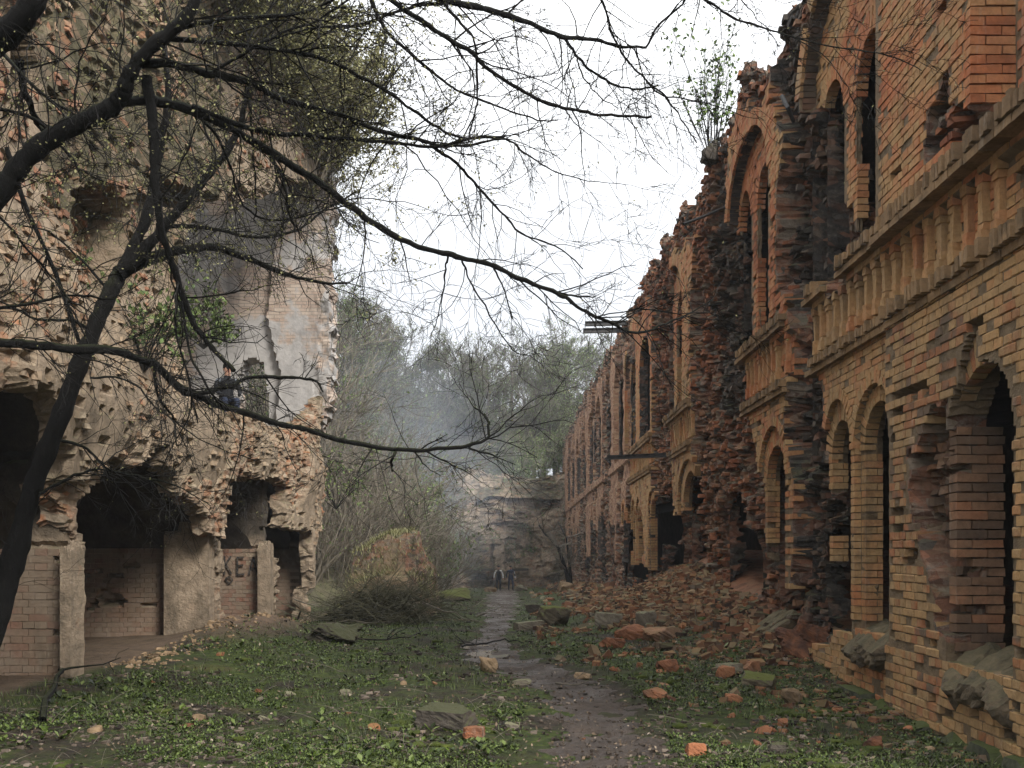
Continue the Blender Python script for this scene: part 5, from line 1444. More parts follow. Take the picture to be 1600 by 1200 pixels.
# ------------------------------------------------------------------ GROUND COVER
def scatter(n, rg, px0=-350, px1=1950, py0=912, py1=1260):
    """points of the court floor, as dense on the far side as they look from the entrance"""
    tab_py = np.linspace(py0, py1, 400); tab_y = np.array([row_to_y(v) for v in tab_py])
    py = rg.uniform(py0, py1, n); y = np.interp(py, tab_py, tab_y); x = (rg.uniform(px0, px1, n) - VX) / FPX * y
    ok = ((x > -4.9) | (y > 27)) & (x < 3.75)
    return x[ok], y[ok]
def cover():
    rg = np.random.default_rng(801)
    x, y = scatter(80000, rg)
    d = path_d(x, y); n = fbm(x * 1.0, y * 1.0, 4, 810); n2 = fbm(x * 0.35 + 5, y * 0.35, 3, 812)
    keep = (d > 0.05 + 0.25 * n) & (n + 0.7 * n2 + 0.25 + 0.12 * sstep(8, 14, y) > 0.26) & (mound(x, y) < 0.16 + 0.25 * n) & (lmound(x, y) < 0.2) & ((x > -4.6 + 0.2 * n) | (y > 27))
    # trodden dark band left of the path
    keep &= ~((y < 12) & (x > -1.2) & (x < 0.5) & (n < 0.05))
    x, y = x[keep], y[keep]; N = len(x)
    z = G(x, y); sc = 0.0185 * (y / 9) ** 0.6 * rg.uniform(0.6, 1.4, N)
    mb = MB(); k = 6
    ang = rg.uniform(0, 6.28, (N, k)) ; el = rg.uniform(0.1, 1.0, (N, k)); L = sc[:, None] * rg.uniform(0.5, 1.3, (N, k))
    d = np.stack([np.cos(ang) * np.cos(el), np.sin(ang) * np.cos(el), np.sin(el)], -1)
    b = np.stack([-np.sin(ang), np.cos(ang), 0 * ang], -1); up = np.cross(d, b)
    base = np.stack([x, y, z + 0.002], 1)[:, None, :] + d * L[..., None] * 0.7 + rg.normal(size=(N, k, 3)) * sc[:, None, None] * np.array([0.5, 0.5, 0.1])
    w_ = L[..., None] * 0.42
    V = np.stack([base, base + d * L[..., None] * .5 + b * w_ - up * w_ * .3, base + d * L[..., None] * 1.1, base + d * L[..., None] * .5 - b * w_ - up * w_ * .3], 2).reshape(-1, 3)
    F = np.arange(N * k)[:, None] * 4
    mb.add(V, np.concatenate([F + np.array([[0, 1, 2]]), F + np.array([[0, 2, 3]])]))
    tag(mb.obj('ground_cover', M_herb), 'low green leafy plants covering the court floor', 'plants', kind='stuff')
    # coarser broad-leaved weeds here and there, and dead stalks
    x, y = scatter(5200, rg); d_ = path_d(x, y); n = fbm(x * 0.8 + 9, y * 0.8, 3, 814); kp = (d_ > 0.15) & (n > 0.08) & (mound(x, y) < 0.3) & (x > -4.6); x, y = x[kp], y[kp]; N = len(x)
    sc = 0.05 * (y / 9) ** 0.5 * rg.uniform(0.5, 1.4, N); k = 5; ang = rg.uniform(0, 6.28, (N, k)); el = rg.uniform(0.3, 1.1, (N, k)); L = sc[:, None] * rg.uniform(0.6, 1.3, (N, k))
    d = np.stack([np.cos(ang) * np.cos(el), np.sin(ang) * np.cos(el), np.sin(el)], -1); b = np.stack([-np.sin(ang), np.cos(ang), 0 * ang], -1); up = np.cross(d, b)
    base = np.stack([x, y, G(x, y)], 1)[:, None, :] + d * L[..., None] * 0.3; w_ = L[..., None] * 0.3
    tipd = d * L[..., None] * 1.25 - np.array([0, 0, 1.0]) * L[..., None] * 0.35
    V = np.stack([base, base + d * L[..., None] * .6 + b * w_ - up * w_ * .3, base + tipd, base + d * L[..., None] * .6 - b * w_ - up * w_ * .3], 2).reshape(-1, 3); F = np.arange(N * k)[:, None] * 4
    mb = MB(); mb.add(V, np.concatenate([F + np.array([[0, 1, 2]]), F + np.array([[0, 2, 3]])]))
    tag(mb.obj('broad_weeds', M_herb), 'clumps of broader leaved weeds scattered over the floor', 'weeds', kind='stuff')
    x, y = scatter(1500, rg); kp = (path_d(x, y) > 0.1) & (x > -4.6) & (y < 30); x, y = x[kp], y[kp]; pol = []
    for j in range(len(x)):
        h = rg.uniform(.05, .22) * (y[j] / 9) ** .4; a = rg.uniform(0, 6.28); t = np.linspace(0, 1, 4)[:, None]; ln = rg.uniform(.2, 2.5)
        pol.append((np.array([x[j], y[j], float(G(x[j], y[j]))]) + t * np.array([math.cos(a) * ln * h, math.sin(a) * ln * h, h]) - t * t * np.array([0, 0, h * .45]), np.full(4, .0016 * (y[j] / 8))))
    mb = MB(); tubes(mb, pol, 3); tag(mb.obj('dead_stalks', M_stick), 'dry dead stalks standing and lying in the weeds', 'stalks', kind='stuff')
    # grass blades
    x, y = scatter(46000, rg); d = path_d(x, y); n = fbm(x * 0.8, y * 0.8, 4, 820)
    keep = (d > 0.1) & (n > -0.02) & (mound(x, y) < 0.25); x, y = x[keep], y[keep]; N = len(x)
    h = 0.06 * (y / 10) ** 0.5 * rg.uniform(0.5, 1.5, N); a = rg.uniform(0, 6.28, N); wv = 0.0028 * (y / 9)
    p = np.stack([x, y, G(x, y) - 0.005], 1); lean = np.stack([np.cos(a) * h * .6, np.sin(a) * h * .6, h], 1); sd = np.stack([np.sin(a) * wv, -np.cos(a) * wv, 0 * a], 1)
    V = np.stack([p - sd, p + sd, p + lean * [.6, .6, .65] + sd * .7, p + lean * [.6, .6, .65] - sd * .7, p + lean * [1.3, 1.3, 1.0]], 1).reshape(-1, 3)
    i = np.arange(N)[:, None] * 5; mb = MB(); mb.add(V, np.concatenate([i + [[0, 1, 2]], i + [[0, 2, 3]], i + [[3, 2, 4]]]))
    tag(mb.obj('grass', M_herb), 'thin grass blades between the low plants', 'grass', kind='stuff')
    # dead leaves and chips of litter on soil and path
    x, y = scatter(9000, rg); p = np.stack([x, y, G(x, y) + 0.008 + 0.015 * (path_d(x, y) < 0)], 1)
    mb = MB(); leaves(mb, p, 0.022 * (y / 9) ** 0.5, rg, 0, 1.5, 0.0)
    M_litter = simple_mat('leaf_litter', [(0.2, (0.03, 0.022, 0.015)), (0.5, (0.1, 0.07, 0.045)), (0.75, (0.2, 0.15, 0.1)), (0.95, (0.34, 0.29, 0.23))], 3, 0, 0.8, island=0.8)
    tag(mb.obj('leaf_litter', M_litter), 'brown dead leaves and crumbs strewn over the soil', 'leaf litter', kind='stuff')
    # crumbs and clods of dark soil, on the bare ground and the path
    x, y = scatter(26000, rg); d = path_d(x, y); n = fbm(x * 1.3, y * 1.3, 3, 834); keep = (x > -4.8) & (y < 40) & (n + 0.25 * (d < 0.5) > 0.02) & (mound(x, y) < 0.4); x, y, d = x[keep], y[keep], d[keep]; n = len(x)
    s_ = (0.006 + 0.022 * rg.random(n) ** 3) * (y / 9) ** 0.6 * np.where(d < 0, 0.65, 1.0); sgn = np.array([[i, j, k] for i in (-1, 1) for j in (-1, 1) for k in (-1, 1)], float)
    q = sgn[None] * s_[:, None, None] * rg.uniform(0.4, 1.2, (n, 8, 3)) * np.array([1.2, 1.2, 0.7]) + np.stack([x, y, G(x, y) + 0.15 * s_ + 0.012 * (d < 0)], 1)[:, None, :]
    mb = MB(); mb.add(q.reshape(-1, 3), (np.arange(n)[:, None, None] * 8 + BOXF[None]).reshape(-1, 4))
    M_clod = simple_mat('soil_clod', [(0.2, (0.016, 0.012, 0.009)), (0.5, (0.05, 0.038, 0.028)), (0.75, (0.1, 0.078, 0.06)), (0.95, (0.2, 0.16, 0.125))], 3, 0, 0.85, island=0.8)
    tag(mb.obj('soil_clods', M_clod), 'crumbs and clods of dark trodden soil', 'soil', kind='stuff')
    # moss cushions
    mb = MB(); x, y = scatter(2600, rg); n = fbm(x * 1.2, y * 1.2, 3, 830)
    keep = ((x > 1.2) & (n > 0.05) | (n > 0.36)) & (path_d(x, y) > 0.2); x, y = x[keep][:300], y[keep][:300]
    for j in range(len(x)):
        if j % 1: continue
        s = rg.uniform(0.02, 0.06) * (y[j] / 9) ** 0.4
        V, F = lump(s * 1.3, s * 1.3, s * 0.6, 5000 + j % 17, 0.55, 6)
        mb.add(V + np.array([x[j], y[j], float(G(x[j], y[j]))]), F)
    tag(mb.obj('moss', M_moss, smooth=True), 'cushions of bright moss among the stones', 'moss', kind='stuff')
cover()

# ------------------------------------------------------------------ RUBBLE
def rubble():
    rg = np.random.default_rng(821)
    def chunks(x, y, s, mat, name, label, lift=0.25):
        n = len(x); z = G(x, y)
        e = rg.uniform(0.45, 1.0, (n, 3)) * s[:, None]; e[:, 2] *= 0.7
        sgn = np.array([[i, j, k] for i in (-1, 1) for j in (-1, 1) for k in (-1, 1)], float)
        q = sgn[None] * e[:, None, :] * (1 + rg.uniform(-0.35, 0.25, (n, 8, 3)))
        a = rg.uniform(0, 6.28, n); b = rg.normal(size=n) * 0.45
        c, si = np.cos(a)[:, None], np.sin(a)[:, None]; cb, sb = np.cos(b)[:, None], np.sin(b)[:, None]
        xx, yy, zz = q[..., 0], q[..., 1] * cb - q[..., 2] * sb, q[..., 1] * sb + q[..., 2] * cb
        V = np.stack([xx * c - yy * si + x[:, None], xx * si + yy * c + y[:, None], zz + (z + lift * s)[:, None]], -1).reshape(-1, 3)
        f = (np.arange(n)[:, None, None] * 8 + BOXF[None]).reshape(-1, 4); mb = MB(); mb.add(V, f)
        tag(mb.obj(name, mat), label, 'rubble', kind='stuff')
    N = 34000; y = 12.5 + 20 * rg.random(N) ** 0.9; x = rg.uniform(0.3, 3.9, N); m = mound(x, y) + 0.35 * fbm(x * .8, y * .8, 3, 840)
    ok = rg.random(N) < np.clip(m * 1.7 + 0.0, 0, 1); x, y = x[ok], y[ok]
    chunks(x, y, 0.022 + 0.085 * rg.random(len(x)) ** 5, M_chips, 'rubble_heap', 'heap of orange brick rubble against the right wall')
    N = 5200; y = 30 + 54 * rg.random(N); x = rg.uniform(0.8, 3.7, N); ok = rg.random(N) < np.clip(mound(x, y) * 1.6, 0, 1) * 0.8; x, y = x[ok], y[ok]
    chunks(x, y, 0.06 + 0.16 * rg.random(len(x)) ** 2.5, M_chips, 'far_rubble', 'low bank of rubble along the foot of the far right wall')
    N = 1900; y = 7.4 + 9 * rg.random(N); x = rg.uniform(0.9, 3.7, N); ok = rg.random(N) < sstep(1.0, 3.4, x) * 0.65; x, y = x[ok], y[ok]
    chunks(x, y, 0.016 + 0.05 * rg.random(len(x)) ** 3, M_chips, 'brick_crumbs', 'brick crumbs strewn in the plants below the near right wall', 0.1)
    N = 700; y = 11.5 + 9 * rg.random(N); x = rg.uniform(-4.95, -3.9, N); ok = rg.random(N) < sstep(-4.0, -4.7, x); x, y = x[ok], y[ok]
    chunks(x, y, 0.015 + 0.04 * rg.random(len(x)) ** 3, M_tan, 'plaster_crumbs', 'pale crumbs of plaster at the foot of the left ruin', 0.1)
rubble()

def stone(name, px, py, wpx, hpx, mat, label, seed, cat='stone', lev=9, amp=0.22, yaw=None, dep=0.9, group=None, y=None):
    lev = 14
    """px,py: middle of its foot in the photograph"""
    Y = y or row_to_y(py)
    for _ in range(4):      # settle it on the real surface
        x = (px - VX) / FPX * Y
        gz = float(G(x, Y)); yn = FPX * gz / (VY - py) if VY != py else Y
        if y is None and 5 < yn < 90: Y = 0.5 * Y + 0.5 * yn
    hx = wpx / FPX * Y / 2; hz = hpx / FPX * Y / 2
    V, F = lump(hx * 1.08, hx * dep, hz * 1.15, seed, amp, lev, any(w_ in name for w_ in ('slab', 'broken_brick')))
    mb = MB(); mb.add(V, F)
    o = mb.obj(name, mat); o.location = (x, Y + hx * dep * 0.6, gz + hz * 0.72); o.rotation_euler = (0.08 * math.sin(seed), 0.1 * math.cos(seed * 3), yaw if yaw is not None else 0.35 * math.sin(seed * 7))
    tag(o, label, cat, group); return o
ST = [
 ('stone_slab', 697, 1140, 78, 34, M_darkstone, 'large dark mossy slab lying in the plants left of the path', 1, 0.12),
 ('broken_brick', 740, 1152, 30, 16, M_redbrick, 'broken brick lying right beside the dark mossy slab', 2, 0.1),
 ('broken_brick', 1088, 1180, 27, 18, M_redbrick, 'squared red brick lying alone near the bottom edge right of the path', 3, 0.08),
 ('stone_slab', 826, 984, 40, 13, M_stone, 'pale flat topped slab beside the path next to the mossy boulder', 4, 0.12),
 ('mossy_boulder', 864, 978, 52, 32, M_mossstone, 'boulder covered in bright green moss beside the path', 5, 0.18),
 ('stone_block', 836, 958, 30, 16, M_darkstone, 'square brown block behind the pale slab', 6, 0.1),
 ('brick_lump', 762, 1050, 24, 22, M_tan, 'upright ochre lump of brick at the left edge of the path', 7, 0.5),
 ('flat_stone', 814, 1071, 30, 10, M_stone, 'thin flat pale stone at the left edge of the path', 8, 0.12),
 ('flat_stone', 912, 1061, 24, 10, M_tan, 'small flat tan stone on the right edge of the path', 9, 0.15),
 ('masonry_chunk', 1272, 1022, 74, 48, M_orange, 'big orange chunk of fallen masonry under the dark break in the wall', 10, 0.6),
 ('stone_block', 952, 980, 40, 24, M_stone, 'grey brown block at the left foot of the rubble heap', 11, 0.15),
 ('stone_block', 1010, 980, 30, 26, M_stone, 'tilted grey stone standing in the rubble heap', 12, 0.22),
 ('masonry_chunk', 1035, 1000, 56, 22, M_redbrick, 'long rust red chunk in front of the tilted grey stone', 13, 0.2),
 ('masonry_chunk', 985, 1000, 46, 24, M_orange, 'orange topped chunk at the edge of the rubble heap', 14, 0.2),
 ('brick_lump', 958, 1012, 34, 16, M_orange, 'flat orange lump in the grass left of the rubble heap', 15, 0.2),
 ('brick_lump', 1044, 1050, 30, 20, M_orange, 'rounded orange brown lump in the plants right of the path', 16, 0.2),
 ('brick_lump', 1025, 1093, 36, 18, M_redbrick, 'dark red lump right of the bend of the path', 17, 0.2),
 ('mossy_boulder', 1186, 1075, 54, 26, M_mossstone, 'low moss covered boulder in front of the wall', 18, 0.2),
 ('brick_lump', 1240, 1100, 30, 24, M_tan, 'pale pointed lump of brick right of the low mossy boulder', 19, 0.22),
 ('brick_lump', 1148, 1098, 24, 14, M_orange, 'small orange lump left of the low mossy boulder', 20, 0.2),
 ('brick_lump', 1135, 1060, 26, 20, M_orange, 'leaning orange brick piece above the low mossy boulder', 21, 0.2),
 ('flat_stone', 1140, 1052, 34, 16, M_stone, 'grey slanting stone left of the leaning orange piece', 22, 0.2),
 ('brick_lump', 1176, 1050, 26, 18, M_redbrick, 'red brick piece uphill from the low mossy boulder', 23, 0.2),
 ('dark_stone', 1214, 1178, 28, 18, M_darkstone, 'dark pointed stone near the bottom right corner', 24, 0.2),
 ('brick_lump', 1368, 1172, 30, 20, M_orange, 'bright orange brick lump near the mossy plinth', 25, 0.2),
 ('flat_stone', 800, 1140, 22, 10, M_stone, 'small grey stone between the slab and the path', 26, 0.15),
 ('brick_lump', 1224, 1136, 14, 14, M_orange, 'tiny bright orange brick piece in the greens', 27, 0.15),
 ('clay_block', 1398, 1030, 60, 44, M_stone, 'weathered block of masonry leaning on the base of the near pier', 28, 0.25),
 ('earth_clod', 520, 1004, 66, 26, M_darkstone, 'dark uprooted clod with a hollow in the grass on the left', 29, 0.7),
 ('mossy_boulder', 545, 972, 54, 26, M_darkstone, 'mossy hummock below the pile of cut branches', 30, 0.6),
 ('mossy_boulder', 700, 940, 60, 18, M_mossstone, 'long low mossy mound right of the pile of cut branches', 31, 0.2),
 ('stone_block', 885, 926, 22, 16, M_tan, 'pale stone block at the foot of the leaning saplings', 32, 0.15),
 ('fallen_block', 815, 924, 16, 10, M_stone, 'squat stone in front of the two walkers', 33, 0.2),
 ('fallen_block', 765, 925, 20, 8, M_tan, 'flat tan stone left of the two walkers', 34, 0.2)]
for s in ST:
    stone(s[0], s[1], s[2], s[3], s[4], s[5], s[6], 900 + s[7], 'brick' if 'brick' in s[0] else 'stone', amp=s[8])
# loose broken bricks, individuals that nothing tells apart within their patch
rg = np.random.default_rng(861); LB = []
for k in range(10):
    V, F = lump(0.06, 0.05, 0.035, 870 + k, 0.3, 5); mb = MB(); mb.add(V, F)
    LB.append(mb.mesh('brick_piece', [M_orange, M_redbrick, M_tan, M_stone, M_orange][k % 5]))
def loose(n, x0, x1, y0, y1, s0, s1, label, group, cond=None):
    c = 0
    while c < n:
        x = rg.uniform(x0, x1); y = y0 + (y1 - y0) * rg.random()
        if cond and not cond(x, y): continue
        s = rg.uniform(s0, s1); o = link('brick_piece', LB[int(rg.integers(10))]); o.location = (x, y, float(G(x, y)) + 0.008 * s)
        o.scale = (s * rg.uniform(.8, 1.3), s, s * rg.uniform(.7, 1.2)); o.rotation_euler = (rg.normal() * .25, rg.normal() * .25, rg.uniform(0, 6.28)); tag(o, label, 'brick piece', group); c += 1
loose(38, 0.9, 3.5, 7.5, 15, 0.4, 1.15, 'broken piece of brick lying in the plants below the near right wall', 'brick pieces below the near right wall', lambda x, y: path_d(x, y) > 0.25)
loose(50, 0.8, 3.5, 15.5, 29, 0.7, 1.7, 'larger broken brick lying on the orange rubble heap', 'bricks on the rubble heap', lambda x, y: mound(x, y) > 0.12)
loose(16, -4.0, -0.6, 7.2, 14, 0.5, 1.1, 'stray brick piece lying in the greenery left of the path', 'brick pieces left of the path', lambda x, y: path_d(x, y) > 0.3)
loose(9, -0.2, 0.9, 7.2, 13, 0.25, 0.5, 'pebble sized crumb lying on the muddy path', 'crumbs on the path', lambda x, y: path_d(x, y) < -0.1)
loose(26, 0.5, 2.6, 31, 60, 1.6, 3.2, 'block of fallen masonry on the grass beyond the rubble heap', 'fallen blocks beyond the heap', lambda x, y: path_d(x, y) > 0.3)

# ---- the collapsed block of masonry with grass on it
def ruin_block():
    Y0 = 28.0; c = P(612, 905, Y0); root = empty('collapsed_masonry_block', (c[0], Y0, float(G(c[0], Y0)))); off = Vector(root.location)
    nx, ny = 70, 46; us = np.linspace(-1, 1, nx); vs = np.linspace(-1, 1, ny); U, V = np.meshgrid(us, vs, indexing='ij')
    prof_x = np.array([(532 - 606), (545 - 606), (575 - 606), (600 - 606), (625 - 606), (648 - 606), (652 - 606), (662 - 606), (676 - 606)]) / FPX * Y0
    prof_z = np.array([930, 866, 846, 834, 835, 834, 856, 878, 890]); prof_z = (VY - prof_z) / FPX * Y0
    X = U * 1.4; top = np.interp(X, prof_x, prof_z); g0 = float(G(c[0], Y0)) - 0.3
    s = sstep(-1.0, -0.55, V) * 0.55 + 0.45 * sstep(-0.5, 0.1, V); s = s * (1 - sstep(0.75, 1.0, V))
    Z = g0 + (top - g0) * s + 0.12 * fbm(X * 1.6, V * 3, 4, 880) * s
    rightface = sstep(0.86, 1.0, U); Z = g0 + (Z - g0) * (1 - rightface)
    hid, e = worley(X * 2.2, V * 5, 882); Z = Z + 0.14 * (hid - .5) * s
    Xw = c[0] - 0.02 + X; Yw = Y0 + V * 1.3 - 0.25 * np.sin(U * 2)
    idx = np.arange(X.size).reshape(X.shape); mb = MB(); q = np.stack([idx[:-1, :-1], idx[1:, :-1], idx[1:, 1:], idx[:-1, 1:]], -1).reshape(-1, 4)
    n = fbm(X, V * 2, 3, 884); mb.add(np.stack([Xw, Yw, Z], -1).reshape(-1, 3) - np.array(off), q, 0, np.stack([np.clip(.6 + n, 0, 1), np.clip(0.1 + n, 0, 1), 0 * n], -1).reshape(-1, 3))
    mb.obj('broken_masonry', M_core, root, colour=True)
    rg = np.random.default_rng(886); m = 6500; i = rg.integers(0, nx * ny, m); pos = np.stack([Xw, Yw, Z], -1).reshape(-1, 3)[i] + rg.normal(size=(m, 3)) * [.04, .04, .0]
    ok = (fbm(pos[:, 0] * 1.2, pos[:, 1] * 1.2, 3, 888) > -0.1); pos = pos[ok] - np.array(off); mb = MB(); m = len(pos); a = rg.uniform(0, 6.28, m); h = rg.uniform(.08, .22, m); wv = 0.012
    sd = np.stack([np.sin(a) * wv, -np.cos(a) * wv, 0 * a], 1); ln = np.stack([np.cos(a) * h * .7, np.sin(a) * h * .7, h * .8], 1)
    Vv = np.stack([pos - sd, pos + sd, pos + ln], 1).reshape(-1, 3); mb.add(Vv, np.arange(m)[:, None] * 3 + np.array([[0, 1, 2]]))
    tag(mb.obj('grass_tufts', M_bud, root), kind='stuff'); tag(root, 'collapsed block of masonry overgrown with dry grass beside the thicket', 'ruin')
ruin_block()

# ---- pile of cut branches, fallen sticks
M_brush = simple_mat('olive_brushwood', [(0.3, (0.03, 0.03, 0.018)), (0.6, (0.085, 0.08, 0.05)), (0.8, (0.16, 0.145, 0.1))], 6, 0, 0.9)
def brush():
    b = np.array([P(600, 960, 22.5)[0], 22.5, float(G(P(600, 960, 22.5)[0], 22.5))]); root = empty('brush_pile', b); rg = np.random.default_rng(891); pol = []
    for k in range(560):
        x = rg.normal() * 0.62; y = rg.normal() * 0.45; z = 0.05 + 0.66 * max(0, 1 - (x / 1.7) ** 2 - (y / 1.1) ** 2) * rg.random() ** 0.7
        a = rg.normal() * 0.9 + (math.pi if rg.random() < .4 else 0)
        grow(pol, [x - 0.4 * math.cos(a), y, z], [math.cos(a), math.sin(a) * .6, rg.normal() * .28 + 0.06], rg.uniform(0.4, 1.3), rg.uniform(.005, .019), 1 if rg.random() < .6 else 2, rg, 0.2, -0.02, 0.25, 4, (0.25, 0.7), (0.3, 0.6), 0.003)
    mb = MB(); tubes(mb, pol, 3); tag(mb.obj('cut_branches', M_brush, root), kind='stuff')
    mb = MB(); pol2 = []
    for a0, a1, r in (((0.9, -.3, .45), (2.4, -1.2, 0.0), .02), ((-2.0, 0, .5), (-0.6, .2, .25), .018), ((0.5, -.8, .1), (-1.6, -1.5, .05), .014), ((1.2, .2, .5), (2.6, .6, .4), .012)):
        t = np.linspace(0, 1, 7)[:, None]; p = np.array(a0) * (1 - t) + np.array(a1) * t + rg.normal(size=(7, 3)) * .03; pol2.append((p, np.linspace(r, r * .4, 7)))
    tubes(mb, pol2, 5); mb.obj('pale_sticks', M_stick, root); tag(root, 'tangled pile of cut branches lying left of the path', 'brush pile')
brush()
def stick(pts, r, label, seed, up=0.02, mat=None, side=3):
    rg = np.random.default_rng(seed); P3 = []
    for px, py in pts:
        y = row_to_y(py); x = (px - VX) / FPX * y; P3.append([x, y, float(G(x, y)) + up + r])
    p = cr_spline(P3, 4); p = p + rg.normal(size=p.shape) * r * .6; root = MB(); pol = [(p, np.linspace(r, r * .45, len(p)))]
    for k in range(side): grow(pol, p[rg.integers(1, len(p) - 1)], [rg.normal(), rg.normal() * .5, .35], rg.uniform(.12, .4) * r * 90, r * .5, 1, rg, .2, -.03, .1, 2, (.4, .9), (.3, .6), .003)
    tubes(root, pol, 5); o = root.obj('fallen_stick', mat or M_stick); tag(o, label, 'stick')
stick([(868, 1066), (895, 1069), (930, 1062)], .012, 'thin dead stick lying across the path beside the tan stone', 1)
stick([(722, 1013), (752, 1005), (790, 1004), (818, 1006)], .018, 'dark crooked branch lying over the puddle', 2, .05, M_twig)
stick([(742, 972), (760, 962), (778, 958), (786, 972)], .02, 'pale arched stick at the end of the branch pile', 3, .12)
stick([(1070, 1002), (1110, 1001)], .016, 'straight stick lying on the lower rubble heap', 4, .06)
stick([(470, 988), (455, 960), (478, 930)], .016, 'dead bramble stem standing by the far casemate pier', 5, .2, M_twig)
stick([(60, 1150), (90, 1090), (98, 1075)], .03, 'short dark broken stump in the greens at the lower left', 6, .05, M_bark, 1)
stick([(530, 1000), (570, 1008), (640, 1000), (670, 985)], .016, 'long thin dark stick in the grass below the branch pile', 7, .04, M_twig)
stick([(700, 945), (735, 960), (760, 940)], .018, 'pale crossing stick to the right of the branch pile', 8, .2)

# ------------------------------------------------------------------ STEEL BEAMS in the right wall
def ibeam(name, a, b, h, w_, label, group, mat=M_steel):
    a = np.array(a, float); b = np.array(b, float); ax = unit(b - a); L = np.linalg.norm(b - a); side = unit(np.cross(ax, [0, 0, 1])); up = np.cross(side, ax)
    pr = [(-w_ / 2, -h / 2), (w_ / 2, -h / 2), (w_ / 2, -h / 2 + .02), (.012, -h / 2 + .02), (.012, h / 2 - .02), (w_ / 2, h / 2 - .02), (w_ / 2, h / 2), (-w_ / 2, h / 2), (-w_ / 2, h / 2 - .02), (-.012, h / 2 - .02), (-.012, -h / 2 + .02), (-w_ / 2, -h / 2 + .02)]
    V = np.array([side * s + up * t for s, t in pr] + [ax * L + side * s + up * t for s, t in pr]); F = [[i, (i + 1) % 12, 12 + (i + 1) % 12, 12 + i] for i in range(12)]
    F += [[0, 1, 2, 11], [11, 2, 3, 10], [10, 3, 4, 9], [9, 4, 5, 8], [8, 5, 6, 7]]; F += [[12 + x for x in f[::-1]] for f in F[12:17]]
    mb = MB(); mb.add(V, F); o = mb.obj(name, mat); o.location = a; tag(o, label, 'beam', group); return o
ibeam('steel_beam', P(914, 506, 37.2), P(1010, 504, 37.0), 0.17, 0.14, 'upper of two steel beams jutting from the top of the far wall', 'steel beams')
ibeam('steel_beam', P(911, 517, 36.6), P(1010, 515, 36.4), 0.17, 0.14, 'lower of two steel beams jutting from the top of the far wall', 'steel beams')
ibeam('steel_beam', P(949, 715, 26.0), P(1060, 710, 25.4), 0.11, 0.1, 'single rusty beam jutting out below the balustrade', 'steel beams')
mb = MB(); tubes(mb, [(np.array([P(1068, 350, 17.6), P(1100, 338, 17.8), P(1150, 316, 18.2)]), np.full(3, .028))], 6); tag(mb.obj('iron_rod', M_steel), 'thin iron rod sticking out near the top of the right wall', 'rod')
mb = MB(); tubes(mb, [(np.array([P(1222, 150, 13.9), P(1231, 168, 13.7), P(1240, 190, 13.9)]), np.full(3, .03))], 6); tag(mb.obj('drain_pipe', M_steel), 'short dark pipe hanging in the black break of the upper wall', 'pipe')

# ------------------------------------------------------------------ PEOPLE
M_skin = plain('skin', (0.42, 0.24, 0.17)); M_black = plain('black_cloth', (0.012, 0.013, 0.016)); M_white = plain('white_cloth', (0.75, 0.74, 0.72)); M_navy = plain('navy_cloth', (0.02, 0.027, 0.05))
M_grey = plain('grey_cloth', (0.11, 0.125, 0.145)); M_hair = plain('dark_hair', (0.012, 0.01, 0.009)); M_red = plain('red_cloth', (0.35, 0.04, 0.035)); M_shoe = plain('dark_shoe', (0.02, 0.018, 0.017))
def skin_mesh(verts, edges, radii, sub=2):
    me = bpy.data.meshes.new('body'); me.from_pydata([Vector(v) for v in verts], edges, [])
    o = bpy.data.objects.new('body_tmp', me); C.objects.link(o)
    m = o.modifiers.new('skin', 'SKIN'); sk = me.skin_vertices[0].data
    for i, r in enumerate(radii): sk[i].radius = r if isinstance(r, tuple) else (r, r)
    sk[0].use_root = True
    s = o.modifiers.new('sub', 'SUBSURF'); s.levels = sub; s.render_levels = sub
    dg = bpy.context.evaluated_depsgraph_get(); res = bpy.data.meshes.new_from_object(o.evaluated_get(dg)); bpy.data.objects.remove(o); return res
